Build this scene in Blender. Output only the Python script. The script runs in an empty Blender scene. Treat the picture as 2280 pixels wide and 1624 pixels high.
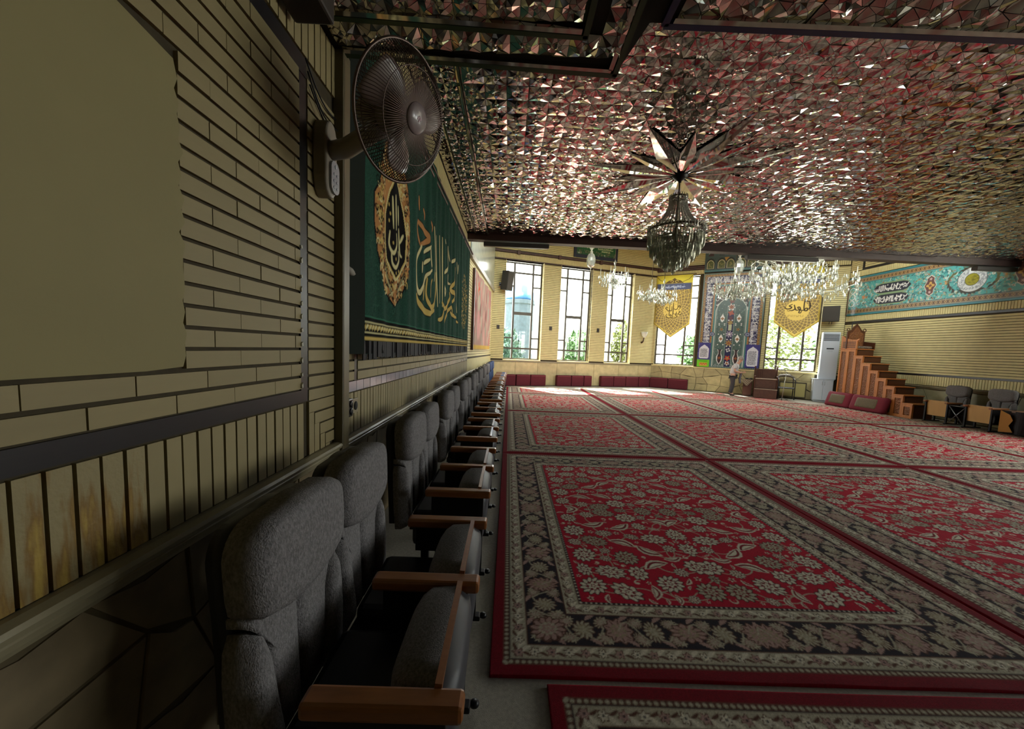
import bpy, bmesh, math, random
import numpy as np
from mathutils import Matrix, Vector

# ------------------------------------------------------------------ camera, sky, sun, exposure
SC = bpy.context.scene
COL = SC.collection
PI = math.pi
random.seed(7)
RNG = np.random.default_rng(7)

def make_camera():
    f, ppx, ppy = 840.0, 1140.0, 850.0            # focal length and principal point, pixels of a 2280 x 1624 frame
    nrm = lambda v: v / np.linalg.norm(v)
    fy = nrm(np.array([1133.0 - ppx, 777.0 - ppy, f]))
    fx = nrm(np.array([1.0, 0.040, -(fy[0] + 0.040 * fy[1]) / fy[2]]))
    fz = np.cross(fx, fy)
    if fz[1] > 0: fz = -fz
    R = np.stack([fx, fy, fz], 1)
    cam = bpy.data.cameras.new('camera')
    ob = bpy.data.objects.new('camera', cam); COL.objects.link(ob)
    m = Matrix.Identity(4)
    for i in range(3):
        m[i][0] = R[0][i]; m[i][1] = -R[1][i]; m[i][2] = -R[2][i]
    m[2][3] = 1.5
    ob.matrix_world = m
    cam.sensor_fit = 'HORIZONTAL'; cam.sensor_width = 36.0
    cam.lens = f / 2280.0 * 36.0
    cam.shift_y = (ppy - 812.0) / 2280.0
    cam.clip_start = 0.02; cam.clip_end = 300
    SC.camera = ob
make_camera()

SC.view_settings.view_transform = 'Standard'
SC.view_settings.look = 'None'
SC.view_settings.gamma = 1.0
SC.view_settings.use_curve_mapping = False
SC.view_settings.exposure = 2.6
try:
    cy = SC.cycles
    cy.max_bounces = 12; cy.diffuse_bounces = 7; cy.glossy_bounces = 6
    cy.transmission_bounces = 6; cy.transparent_max_bounces = 16
    cy.caustics_reflective = False; cy.caustics_refractive = False
    cy.sample_clamp_indirect = 4.0
    cy.use_denoising = True
except Exception:
    pass

W = bpy.data.worlds.new('world'); SC.world = W; W.use_nodes = True
_nt = W.node_tree; _nt.nodes.clear()
_o = _nt.nodes.new('ShaderNodeOutputWorld'); _b = _nt.nodes.new('ShaderNodeBackground')
_b.inputs['Color'].default_value = (0.985, 1.0, 0.985, 1); _b.inputs['Strength'].default_value = 2.2
_nt.links.new(_b.outputs[0], _o.inputs[0])

_s = bpy.data.lights.new('sun', 'SUN'); _s.energy = 8.0; _s.angle = 0.009; _s.color = (1.0, 0.95, 0.85)
_so = bpy.data.objects.new('sun', _s); COL.objects.link(_so)
_sd = Vector((0.50, -0.67, -1.0)).normalized()     # light travels from beyond the window walls, steeply down
_so.rotation_euler = _sd.to_track_quat('-Z', 'Y').to_euler()
_so.location = (2, 24, 12)

# ------------------------------------------------------------------ helpers
def lin(h):
    h = h.lstrip('#'); c = [int(h[i:i+2], 16) / 255 for i in (0, 2, 4)]
    return tuple(x / 12.92 if x <= 0.04045 else ((x + 0.055) / 1.055) ** 2.4 for x in c)

def mat(name, color, rough=0.7, metal=0.0, noise=0.0, nscale=20.0, bump=0.0, bscale=60.0, rand=0.0, spec=0.5, coat=0.0, stretch=None, coords='Object'):
    m = bpy.data.materials.new(name); m.use_nodes = True
    nt = m.node_tree; N, L = nt.nodes, nt.links
    p = N['Principled BSDF']
    p.inputs['Base Color'].default_value = (*color, 1)
    p.inputs['Roughness'].default_value = rough; p.inputs['Metallic'].default_value = metal
    p.inputs['Specular IOR Level'].default_value = spec
    if coat: p.inputs['Coat Weight'].default_value = coat
    src = None
    if noise or bump or rand:
        tc = N.new('ShaderNodeNewGeometry' if coords == 'World' else 'ShaderNodeTexCoord'); vec = tc.outputs['Position' if coords == 'World' else coords]
        if stretch:
            mp = N.new('ShaderNodeMapping'); mp.inputs['Scale'].default_value = stretch
            L.new(vec, mp.inputs['Vector']); vec = mp.outputs[0]
    if noise or rand:
        hsv = N.new('ShaderNodeHueSaturation'); hsv.inputs['Color'].default_value = (*color, 1)
        L.new(hsv.outputs[0], p.inputs['Base Color'])
        val = None
        if noise:
            nz = N.new('ShaderNodeTexNoise'); nz.inputs['Scale'].default_value = nscale; nz.inputs['Detail'].default_value = 5
            L.new(vec, nz.inputs['Vector'])
            mr = N.new('ShaderNodeMapRange'); mr.inputs['From Min'].default_value = 0.25; mr.inputs['From Max'].default_value = 0.75
            mr.inputs['To Min'].default_value = 1 - noise; mr.inputs['To Max'].default_value = 1 + noise
            L.new(nz.outputs['Fac'], mr.inputs['Value']); val = mr.outputs[0]
        if rand:
            oi = N.new('ShaderNodeObjectInfo')
            r2 = N.new('ShaderNodeMapRange'); r2.inputs['To Min'].default_value = 1 - rand; r2.inputs['To Max'].default_value = 1 + rand
            L.new(oi.outputs['Random'], r2.inputs['Value'])
            if val is None: val = r2.outputs[0]
            else:
                mu = N.new('ShaderNodeMath'); mu.operation = 'MULTIPLY'; L.new(val, mu.inputs[0]); L.new(r2.outputs[0], mu.inputs[1]); val = mu.outputs[0]
        L.new(val, hsv.inputs['Value'])
    if bump:
        nb = N.new('ShaderNodeTexNoise'); nb.inputs['Scale'].default_value = bscale; nb.inputs['Detail'].default_value = 3
        L.new(vec, nb.inputs['Vector'])
        bp = N.new('ShaderNodeBump'); bp.inputs['Strength'].default_value = bump; bp.inputs['Distance'].default_value = 0.01
        L.new(nb.outputs['Fac'], bp.inputs['Height']); L.new(bp.outputs[0], p.inputs['Normal'])
    return m

def mat_paint(name, rough=0.8, spec=0.3, bump=0.0, bscale=300.0, sheen=0.0):
    m = bpy.data.materials.new(name); m.use_nodes = True
    N, L = m.node_tree.nodes, m.node_tree.links; p = N['Principled BSDF']
    a = N.new('ShaderNodeVertexColor'); a.layer_name = 'paint'
    L.new(a.outputs['Color'], p.inputs['Base Color'])
    p.inputs['Roughness'].default_value = rough; p.inputs['Specular IOR Level'].default_value = spec
    if sheen: p.inputs['Sheen Weight'].default_value = sheen
    if bump:
        tc = N.new('ShaderNodeTexCoord'); nb = N.new('ShaderNodeTexNoise'); nb.inputs['Scale'].default_value = bscale
        bp = N.new('ShaderNodeBump'); bp.inputs['Strength'].default_value = bump; bp.inputs['Distance'].default_value = 0.01
        L.new(tc.outputs['Object'], nb.inputs['Vector']); L.new(nb.outputs['Fac'], bp.inputs['Height']); L.new(bp.outputs[0], p.inputs['Normal'])
    return m

class MB:
    """collects shapes, then links them as one mesh object"""
    def __init__(s): s.v = []; s.f = []; s.sm = []
    def add(s, vs, fs, smooth=False):
        b = len(s.v); s.v += [tuple(v) for v in vs]; s.f += [tuple(i + b for i in f) for f in fs]; s.sm += [smooth] * len(fs); return s
    def box(s, x0, x1, y0, y1, z0, z1, M=None):
        vs = [(x, y, z) for z in (z0, z1) for y in (y0, y1) for x in (x0, x1)]
        if M is not None: vs = [M @ Vector(v) for v in vs]
        return s.add(vs, [(0, 2, 3, 1), (4, 5, 7, 6), (0, 1, 5, 4), (2, 6, 7, 3), (0, 4, 6, 2), (1, 3, 7, 5)])
    def cbox(s, x0, x1, y0, y1, z0, z1, c=0.01, M=None):
        """box with its edges chamfered"""
        c = min(c, (x1-x0)*.49, (y1-y0)*.49, (z1-z0)*.49)
        bm = bmesh.new(); bmesh.ops.create_cube(bm, size=1)
        for v in bm.verts: v.co = Vector(((x0+x1)/2 + v.co.x*(x1-x0), (y0+y1)/2 + v.co.y*(y1-y0), (z0+z1)/2 + v.co.z*(z1-z0)))
        bmesh.ops.bevel(bm, geom=bm.edges[:] + bm.verts[:], offset=c, segments=2, profile=0.5, affect='EDGES')
        bm.verts.index_update()
        vs = [v.co.copy() for v in bm.verts]; fs = [tuple(v.index for v in f.verts) for f in bm.faces]; bm.free()
        if M is not None: vs = [M @ v for v in vs]
        return s.add(vs, fs)
    def prism(s, poly, a0, a1, axis='y', M=None):
        """polygon (two coordinates) extruded along the third axis"""
        n = len(poly)
        def P(p, a): return {'y': (p[0], a, p[1]), 'x': (a, p[0], p[1]), 'z': (p[0], p[1], a)}[axis]
        vs = [P(p, a0) for p in poly] + [P(p, a1) for p in poly]
        if M is not None: vs = [M @ Vector(v) for v in vs]
        return s.add(vs, [tuple(range(n)), tuple(range(2*n-1, n-1, -1))] + [((i+1) % n, i, n+i, n+(i+1) % n) for i in range(n)])
    def tube(s, pts, r, n=8, closed=False, caps=True):
        pts = [Vector(p) for p in pts]; m = len(pts); rr = r if hasattr(r, '__len__') else [r] * m
        vs = []; up = None
        for i, p in enumerate(pts):
            if closed: t = pts[(i+1) % m] - pts[i-1]
            else: t = pts[min(i+1, m-1)] - pts[max(i-1, 0)]
            t.normalize()
            if up is None: up = Vector((0, 0, 1)) if abs(t.z) < .9 else Vector((1, 0, 0))
            a = t.cross(up); a = a.normalized() if a.length > 1e-6 else t.orthogonal().normalized()
            b = a.cross(t).normalized(); up = b
            vs += [p + (a * math.cos(2*PI*k/n) + b * math.sin(2*PI*k/n)) * rr[i] for k in range(n)]
        fs = []
        for i in range(m if closed else m-1):
            j = (i+1) % m
            fs += [(i*n+k, i*n+(k+1) % n, j*n+(k+1) % n, j*n+k) for k in range(n)]
        if caps and not closed: fs += [tuple(range(n-1, -1, -1)), tuple((m-1)*n+k for k in range(n))]
        return s.add(vs, fs, True)
    def lathe(s, prof, n=24, M=None, smooth=True):
        """profile of (radius, z) turned about z"""
        vs = []; fs = []; m = len(prof)
        for r, z in prof:
            vs += [Vector((r*math.cos(2*PI*k/n), r*math.sin(2*PI*k/n), z)) for k in range(n)]
        for i in range(m-1): fs += [(i*n+k, i*n+(k+1) % n, (i+1)*n+(k+1) % n, (i+1)*n+k) for k in range(n)]
        if prof[0][0] > 1e-5: fs.append(tuple(range(n-1, -1, -1)))
        if prof[-1][0] > 1e-5: fs.append(tuple((m-1)*n+k for k in range(n)))
        if M is not None: vs = [M @ v for v in vs]
        return s.add(vs, fs, smooth)
    def pillow(s, outline, y0, bulge, back=0.0, rings=5, M=None):
        """padded shape: outline in (x, z), front bulging towards +y, flat back at y0 - back"""
        o = np.array(outline, float); c = o.mean(0); n = len(o); vs = []; fs = []
        vs += [(p[0], y0 - back, p[1]) for p in o]
        for k in range(rings):
            t = k / rings; sc = 1 - t**1.6 if k else 1.0
            h = bulge * math.sqrt(max(0.0, 1 - (1-t)**2.4))
            q = c + (o - c) * sc; vs += [(p[0], y0 + h, p[1]) for p in q]
        vs.append((c[0], y0 + bulge, c[1])); ci = len(vs) - 1
        fs.append(tuple(range(n)))
        for k in range(rings):
            fs += [(k*n+i, (k+1)*n+i, (k+1)*n+(i+1) % n, k*n+(i+1) % n) for i in range(n)]
        fs += [(rings*n+i, ci, rings*n+(i+1) % n) for i in range(n)]
        if M is not None: vs = [M @ Vector(v) for v in vs]
        return s.add(vs, fs, True)
    def build(s, name, m=None, parent=None, M=None, recalc=True):
        me = bpy.data.meshes.new(name); me.from_pydata([tuple(v) for v in s.v], [], s.f)
        me.polygons.foreach_set('use_smooth', s.sm)
        if recalc:
            bm = bmesh.new(); bm.from_mesh(me); bmesh.ops.recalc_face_normals(bm, faces=bm.faces); bm.to_mesh(me); bm.free()
        me.update()
        return link(name, me, m, parent, M)

def link(name, me, m=None, parent=None, M=None):
    if m is not None and len(me.materials) == 0: me.materials.append(m)
    o = bpy.data.objects.new(name, me); COL.objects.link(o)
    if parent is not None: o.parent = parent
    if M is not None: o.matrix_local = M
    return o

def empty(name, loc=(0, 0, 0), rz=0.0, M=None):
    o = bpy.data.objects.new(name, None); COL.objects.link(o); o.empty_display_size = 0.1
    if M is not None: o.matrix_world = M
    else: o.location = loc; o.rotation_euler = (0, 0, rz)
    return o

def tag(o, label, cat, group=None):
    o['label'] = label; o['category'] = cat
    if group: o['group'] = group
    return o

def struct(o): o['kind'] = 'structure'; return o
def stuff(o): o['kind'] = 'stuff'; return o

def copy_tree(o, parent=None):
    c = o.copy(); COL.objects.link(c)
    if parent is not None: c.parent = parent
    for ch in list(o.children): copy_tree(ch, c)
    return c

def T(x, y, z): return Matrix.Translation((x, y, z))
def RX(a): return Matrix.Rotation(a, 4, 'X')
def RY(a): return Matrix.Rotation(a, 4, 'Y')
def RZ(a): return Matrix.Rotation(a, 4, 'Z')
def frame(p0, p1):
    """wall frame: x along the wall to the right as seen from the room, y away from the room, z up"""
    d = Vector((p1[0]-p0[0], p1[1]-p0[1], 0)).normalized()
    m = Matrix.Identity(4)
    m.col[0][:3] = d; m.col[1][:3] = (-d.y, d.x, 0); m.col[2][:3] = (0, 0, 1); m.col[3][:3] = (p0[0], p0[1], 0)
    return m

# ------------------------------------------------------------------ painted boards (flat print held in vertex colours)
class Canvas:
    def __init__(s, w, h, rx, ry=None, base=(0, 0, 0)):
        ry = ry or rx
        s.w, s.h = w, h; s.nx = int(round(w / rx)) + 1; s.ny = int(round(h / ry)) + 1
        s.dx = w / (s.nx - 1); s.dy = h / (s.ny - 1)
        s.im = np.empty((s.ny, s.nx, 3)); s.im[:] = base
        s.X = np.arange(s.nx) * s.dx; s.Y = np.arange(s.ny) * s.dy
    def win(s, x0, x1, y0, y1):
        i0 = max(0, int(x0 / s.dx) - 1); i1 = min(s.nx, int(x1 / s.dx) + 3)
        j0 = max(0, int(y0 / s.dy) - 1); j1 = min(s.ny, int(y1 / s.dy) + 3)
        if i1 <= i0 or j1 <= j0: return None
        gx, gy = np.meshgrid(s.X[i0:i1], s.Y[j0:j1]); return slice(j0, j1), slice(i0, i1), gx, gy
    def put(s, sl, a, c):
        a = np.clip(a, 0, 1)[..., None]; s.im[sl[0], sl[1]] = s.im[sl[0], sl[1]] * (1 - a) + np.array(c) * a
    def rect(s, x0, x1, y0, y1, c):
        w = s.win(x0, x1, y0, y1)
        if w is None: return
        e = max(s.dx, s.dy)
        a = np.minimum(np.minimum(w[2]-x0, x1-w[2]), np.minimum(w[3]-y0, y1-w[3])) / e + 0.5
        s.put(w, a, c)
    def stroke(s, pts, wd, c):
        pts = [tuple(p) for p in pts]; ws = wd if hasattr(wd, '__len__') else [wd] * len(pts)
        m = max(ws); xs = [p[0] for p in pts]; ys = [p[1] for p in pts]
        w = s.win(min(xs)-m, max(xs)+m, min(ys)-m, max(ys)+m)
        if w is None: return
        best = np.full(w[2].shape, -9.0); e = max(s.dx, s.dy)
        for i in range(len(pts)-1):
            ax, ay = pts[i]; bx, by = pts[i+1]; ux, uy = bx-ax, by-ay; l2 = ux*ux + uy*uy + 1e-12
            t = np.clip(((w[2]-ax)*ux + (w[3]-ay)*uy) / l2, 0, 1)
            d = np.hypot(w[2]-ax-t*ux, w[3]-ay-t*uy)
            best = np.maximum(best, (ws[i] + (ws[i+1]-ws[i])*t) * 0.5 - d)
        s.put(w, best / e + 0.5, c)
    def rose(s, cx, cy, r, k, c, amp=0.25, ph=0.0, sx=1.0, rot=0.0):
        w = s.win(cx-r*1.3, cx+r*1.3, cy-r*1.3, cy+r*1.3)
        if w is None: return
        x, y = w[2]-cx, w[3]-cy; x, y = x*math.cos(rot)+y*math.sin(rot), -x*math.sin(rot)+y*math.cos(rot)
        x = x / sx
        th = np.arctan2(y, x); rr = np.hypot(x, y)
        R = r * (1 - amp + amp * np.cos(k * th + ph)) if k else r
        s.put(w, (R - rr) / max(s.dx, s.dy) + 0.5, c)
    def leaf(s, cx, cy, l, wd, rot, c, serr=0.0):
        w = s.win(cx-l, cx+l, cy-l, cy+l)
        if w is None: return
        x, y = w[2]-cx, w[3]-cy; x, y = x*math.cos(rot)+y*math.sin(rot), -x*math.sin(rot)+y*math.cos(rot)
        t = x / l * 2
        hw = wd * 0.5 * (1 - np.clip(t, -1, 1)**2) * (1 + serr * np.sin(t * 14))
        y = y - 0.12 * l * (1 - t*t)
        s.put(w, np.where(np.abs(t) < 1, (hw - np.abs(y)) / max(s.dx, s.dy) + 0.5, -1), c)
    def poly(s, pts, c, grow=0.0):
        xs = [p[0] for p in pts]; ys = [p[1] for p in pts]
        w = s.win(min(xs), max(xs), min(ys), max(ys))
        if w is None: return
        ins = np.zeros(w[2].shape, bool); n = len(pts)
        for i in range(n):
            (x0, y0), (x1, y1) = pts[i], pts[i-1]
            cond = ((y0 > w[3]) != (y1 > w[3]))
            ins ^= cond & (w[2] < (x1-x0) * (w[3]-y0) / ((y1-y0) if abs(y1-y0) > 1e-12 else 1e-12) + x0)
        s.put(w, ins.astype(float), c)
    def mesh(s, name, plane='xz', disp=None, keep=None, skirt=0.0):
        """grid mesh; plane 'xz' stands in a wall frame facing -y, 'xy' lies on the floor; disp = outward offset"""
        gx, gy = np.meshgrid(s.X, s.Y); d = disp(gx, gy) if disp is not None else np.zeros_like(gx)
        if plane == 'xz': co = np.stack([gx, -d, gy], -1)
        else: co = np.stack([gx, gy, d], -1)
        co = co.reshape(-1, 3); idx = np.arange(s.nx * s.ny).reshape(s.ny, s.nx)
        q = np.stack([idx[:-1, :-1], idx[:-1, 1:], idx[1:, 1:], idx[1:, :-1]], -1).reshape(-1, 4)
        if keep is not None:
            k = keep((gx[:-1, :-1] + s.dx/2), (gy[:-1, :-1] + s.dy/2)).reshape(-1); q = q[k]
        col = np.concatenate([s.im.reshape(-1, 3), np.ones((s.nx*s.ny, 1))], 1)
        if skirt:
            ring = np.concatenate([idx[0, :], idx[1:, -1], idx[-1, -2::-1], idx[-2:0:-1, 0]]); m = len(ring); b = len(co)
            lo = co[ring].copy()
            if plane == 'xz': lo[:, 1] += skirt
            else: lo[:, 2] = 0.0
            co = np.concatenate([co, lo]); col = np.concatenate([col, col[ring]])
            k = np.arange(m); k2 = (k + 1) % m
            q = np.concatenate([q, np.stack([ring[k2], ring[k], b + k, b + k2], -1)])
        me = bpy.data.meshes.new(name)
        me.vertices.add(len(co)); me.vertices.foreach_set('co', co.astype(np.float32).ravel())
        nl = len(q) * 4; me.loops.add(nl); me.loops.foreach_set('vertex_index', q.astype(np.int32).ravel())
        me.polygons.add(len(q)); me.polygons.foreach_set('loop_start', np.arange(0, nl, 4, dtype=np.int32))
        me.update(calc_edges=True); me.validate()
        at = me.color_attributes.new('paint', 'FLOAT_COLOR', 'POINT')
        at.data.foreach_set('color', col.astype(np.float32).ravel())
        return me

def script_band(cv, x0, x1, y0, y1, c, seed, wd, vertical=False, dens=1.0):
    """a line of interlaced pen strokes in the manner of tile lettering, running along the band"""
    r = random.Random(seed); h = (x1-x0) if vertical else (y1-y0); ln = (y1-y0) if vertical else (x1-x0)
    def P(a, b): return (x0 + b*h, y0 + a) if vertical else (x0 + a, y0 + b*h)
    a = 0.0; st = 0.30 * h / dens
    while a < ln - st:
        k = r.random()
        if k < .38: cv.stroke([P(a, .1), P(a + .05*h, .9)], [wd, wd*1.2], c)
        elif k < .62:
            cv.stroke([P(a + .30*h*math.sin(t), .38 - .26*math.cos(t)) for t in np.linspace(-1.9, 1.9, 8)], wd, c)
        elif k < .8: cv.stroke([P(a - .1*h, .75), P(a + .12*h, .55), P(a + .3*h, .62), P(a + .42*h, .85)], wd, c)
        else: cv.stroke([P(a, .28), P(a + .22*h, .42), P(a + .36*h, .28), P(a + .5*h, .36)], wd*1.1, c)
        if r.random() < .6: cv.rose(*P(a + .12*h, r.choice((.06, .5, .95))), wd*.75, 0, c)
        a += st * r.uniform(.75, 1.3)

# ------------------------------------------------------------------ materials of the setting
M_BRICK = mat('cream_brick_dim', lin('8f8159'), .62, noise=.035, nscale=3, bump=.06, bscale=60, rand=.05)  # same brick as the far walls, colour darkened for the dim near end
M_BRICKY = mat('cream_brick_lit', lin('d2c68e'), .62, noise=.08, nscale=6, bump=.08, bscale=90)  # same brick again, colour lightened for the brightly lit walls
M_STAIN = mat('stained_brick', lin('b09c74'), .6, bump=.25, bscale=50, coords='World')
def _stain(m):                                       # glue that ran down the bricks: ochre streaks, denser near the ledge
    N, L = m.node_tree.nodes, m.node_tree.links; p = N['Principled BSDF']
    g = N.new('ShaderNodeNewGeometry'); mp = N.new('ShaderNodeMapping'); mp.inputs['Scale'].default_value = (30, 30, 5)
    nz = N.new('ShaderNodeTexNoise'); nz.inputs['Scale'].default_value = 1; nz.inputs['Detail'].default_value = 4
    L.new(g.outputs['Position'], mp.inputs['Vector']); L.new(mp.outputs[0], nz.inputs['Vector'])
    sx = N.new('ShaderNodeSeparateXYZ'); L.new(g.outputs['Position'], sx.inputs[0])
    mr = N.new('ShaderNodeMapRange'); mr.inputs['From Min'].default_value = 1.17; mr.inputs['From Max'].default_value = .92; mr.inputs['To Min'].default_value = -.12; mr.inputs['To Max'].default_value = .12
    L.new(sx.outputs['Z'], mr.inputs['Value']); ad = N.new('ShaderNodeMath'); L.new(nz.outputs['Fac'], ad.inputs[0]); L.new(mr.outputs[0], ad.inputs[1])
    cr = N.new('ShaderNodeValToRGB'); e = cr.color_ramp.elements
    e[0].position = .46; e[0].color = (*lin('8f8159'), 1); e[1].position = .72; e[1].color = (*lin('a88c3c'), 1)
    k = e.new(.58); k.color = (*lin('7d5f28'), 1)
    L.new(ad.outputs[0], cr.inputs[0]); L.new(cr.outputs[0], p.inputs['Base Color'])
_stain(M_STAIN)
M_MORTAR = mat('dark_mortar', lin('3d3420'), .9, noise=.2, nscale=30)
M_PLASTER = mat('plaster', lin('8b8055'), .75, noise=.05, nscale=3, bump=.05, bscale=50)
M_STRIP = mat('dark_strip', lin('1f1d1f'), .35, noise=.12, nscale=12)
M_TILE = mat('grey_glazed_tile', lin('8f97a4'), .16, noise=.15, nscale=14, rand=.14)
M_MARBLE = mat('ledge_marble', lin('8d8468'), .30, noise=.14, nscale=5, bump=.04)
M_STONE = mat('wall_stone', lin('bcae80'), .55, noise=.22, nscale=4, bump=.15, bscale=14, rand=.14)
M_STONEGAP = mat('stone_joint', lin('5a4f36'), .9)
M_DARKWOOD = mat('dark_wood', lin('4a3026'), .42, noise=.25, nscale=6, stretch=(1, .1, 1))
M_PALE = mat('pale_marble', lin('b9c0b4'), .16, noise=.12, nscale=4)
M_FRAME = mat('window_frame', lin('4f4b40'), .45, metal=.2)
M_FLOOR = mat('floor_carpet', lin('aca698'), .95, noise=.18, nscale=60, bump=.5, bscale=350)
M_DARK = mat('dark_backing', lin('1c1a16'), .9)
M_CREAMBAND = mat('cream_reveal', lin('cdbf88'), .6, noise=.05, nscale=8)

def mat_mirror(name, tint, rough=.04):
    m = bpy.data.materials.new(name); m.use_nodes = True
    p = m.node_tree.nodes['Principled BSDF']
    p.inputs['Base Color'].default_value = (*tint, 1); p.inputs['Metallic'].default_value = 1.0; p.inputs['Roughness'].default_value = rough
    return m
M_MIRROR = mat_mirror('mirror', (.66, .62, .61)); M_MIRROR2 = mat_mirror('aged_mirror', (.66, .63, .58), .08)
M_GREENLINE = mat('green_glass_strip', (.035, .06, .03), .25); M_BLUELINE = mat('blue_glass_strip', (.02, .02, .09), .25)

def mat_pane():
    m = bpy.data.materials.new('window_glass'); m.use_nodes = True
    N, L = m.node_tree.nodes, m.node_tree.links; N.clear()
    o = N.new('ShaderNodeOutputMaterial'); mx = N.new('ShaderNodeMixShader'); mx.inputs[0].default_value = .07
    t = N.new('ShaderNodeBsdfTransparent'); t.inputs[0].default_value = (.95, .97, .95, 1)
    g = N.new('ShaderNodeBsdfGlossy'); g.inputs['Roughness'].default_value = .03
    L.new(t.outputs[0], mx.inputs[1]); L.new(g.outputs[0], mx.inputs[2]); L.new(mx.outputs[0], o.inputs[0]); return m
M_PANE = mat_pane()

# ------------------------------------------------------------------ plan of the hall
PL, PA, PB = (-.72, 15.2), (6.65, 17.5), (12.30, 13.9)
FL = frame((-1.05, 0), (-1.05, 1))          # left wall, x = distance into the hall
FL2 = frame((-1.05, 9.6), PL)               # its far stretch, turned slightly inward
FW = frame(PL, PA)                          # wall of three tall windows
FQ = frame(PA, PB)                          # wall with the tiled niche
FR = frame(PB, (12.30, 0))                  # right wall, x runs towards the camera
LW2 = math.hypot(PL[0]+1.05, PL[1]-9.6); LWW = math.hypot(PA[0]-PL[0], PA[1]-PL[1]); LQ = math.hypot(PB[0]-PA[0], PB[1]-PA[1])

b = MB(); b.prism([(-1.3, -3.2), (12.6, -3.2), (12.6, 14.1), (6.7, 17.8), (-1.3, 15.4)], -.15, 0.0, 'z')
floor = struct(b.build('floor', M_FLOOR))

# unit brick shared by all single bricks: x 0..1, z 0..1, face towards the room at y = 0
_ub = MB(); _ub.box(0, 1, 0, .016, 0, 1)
BRICK_ME = bpy.data.meshes.new('brick'); BRICK_ME.from_pydata([tuple(v) for v in _ub.v], [], _ub.f); BRICK_ME.materials.append(M_BRICK)
def shared(me, m):
    c = me.copy(); c.materials.clear(); c.materials.append(m); return c
TILE_ME, STAIN_ME, STRIP_ME = shared(BRICK_ME, M_TILE), shared(BRICK_ME, M_STAIN), shared(BRICK_ME, M_STRIP)

def lay(parent, pieces, near, name='brick', me=BRICK_ME, m=M_BRICK, limit=300):
    """pieces (u0, u1, z0, z1): the nearest ones as single parts, the rest joined"""
    pieces = sorted(pieces, key=near); rest = MB()
    for k, (u0, u1, z0, z1) in enumerate(pieces):
        y = -random.uniform(0, .0025)
        if k < limit:
            o = bpy.data.objects.new(name, me); COL.objects.link(o); o.parent = parent
            o.location = (u0, y, z0); o.scale = (u1-u0, 1, z1-z0)
        else: rest.box(u0, u1, y, .016, z0, z1)
    if rest.v: stuff(rest.build(name + '_courses', m, parent))

# ---- left wall
b = MB(); b.box(-3.2, 9.6, .012, .3, 0, 6.45); wall_left = struct(b.build('wall_left', M_MORTAR, M=FL))
J = .0135; PITCH = .0705
bricks, solds = [], []
def course(u0, u1, z, ln, off, lst, h=PITCH):
    u = u0 - off
    while u < u1:
        a, c = max(u, u0), min(u + ln, u1)
        if c - a > .02: lst.append((a, c - (.004 if c < u1 else 0), z, z + h - J))
        u += ln
z = 1.252; k = 0
while z < 2.775:
    patch = 1.38 < z < 2.33
    course(1.235 + random.uniform(0, .012) if patch else .2, 1.922, z, .255, (.1275 if k % 2 else 0) + (.0 if patch else .02), bricks)
    course(1.995, 2.283, z, .4, 0, bricks); z += PITCH; k += 1
z = 1.182
course(1.995, 2.283, z, .4, 0, bricks)
z = 1.252
u = .12
while u < 1.93: solds.append((u, u + .0515, .888, 1.176)); u += .061
for i in range(4):                                   # nested corner pieces beside the trunking
    a = 1.994 + .061 * i; zt = 1.176 - .0705 * i
    solds.append((a, a + .0515, .888, zt - .062)); solds.append((a, 2.283, zt - .060, zt))
u = .12
while u < 2.28: solds.append((u, u + .0515, 2.882, 3.14)); u += .061
z = 1.245
while z < 4.15: course(2.388, 2.585, z, .4, 0, bricks); z += PITCH
u = 2.40
while u < 9.58: solds.append((u, u + .0515, .888, 1.160)); u += .061
for i in range(3): course(2.64, 9.6, 1.245 + i*PITCH, .205, (.1 if i % 2 else 0), bricks)
near = lambda p: (p[0] if p[2] < 4 else 9)
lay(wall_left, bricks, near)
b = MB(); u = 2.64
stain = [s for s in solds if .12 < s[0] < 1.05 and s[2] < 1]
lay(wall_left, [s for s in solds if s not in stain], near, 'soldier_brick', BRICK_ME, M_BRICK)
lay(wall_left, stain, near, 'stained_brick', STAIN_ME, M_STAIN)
while u < 9.58: b.box(u, u + .0515, -.001, .016, 3.5 + (u-2.64)*.036 + .09, 4.08 if u < 8.95 else 6.4); u += .061
stuff(b.build('upper_soldier_courses', M_BRICKY, wall_left))
tl = []; u = 2.50
while u < 9.55:
    tl.append((u, u + .122, 1.1685, 1.2365)); u += .128
lay(wall_left, tl, near, 'strip_tile', TILE_ME, M_TILE)
def strip(u0, u1, z0, z1, parent=wall_left, m=STRIP_ME, name='dark_strip'):
    o = bpy.data.objects.new(name, m); COL.objects.link(o); o.parent = parent; o.location = (u0, .002, z0); o.scale = (u1-u0, 1, z1-z0)
strip(-.6, 1.99, 1.183, 1.244); strip(1.927, 1.99, 1.244, 2.78); strip(-.6, 1.99, 2.785, 2.872); strip(2.592, 2.632, 1.24, 3.5)
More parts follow.
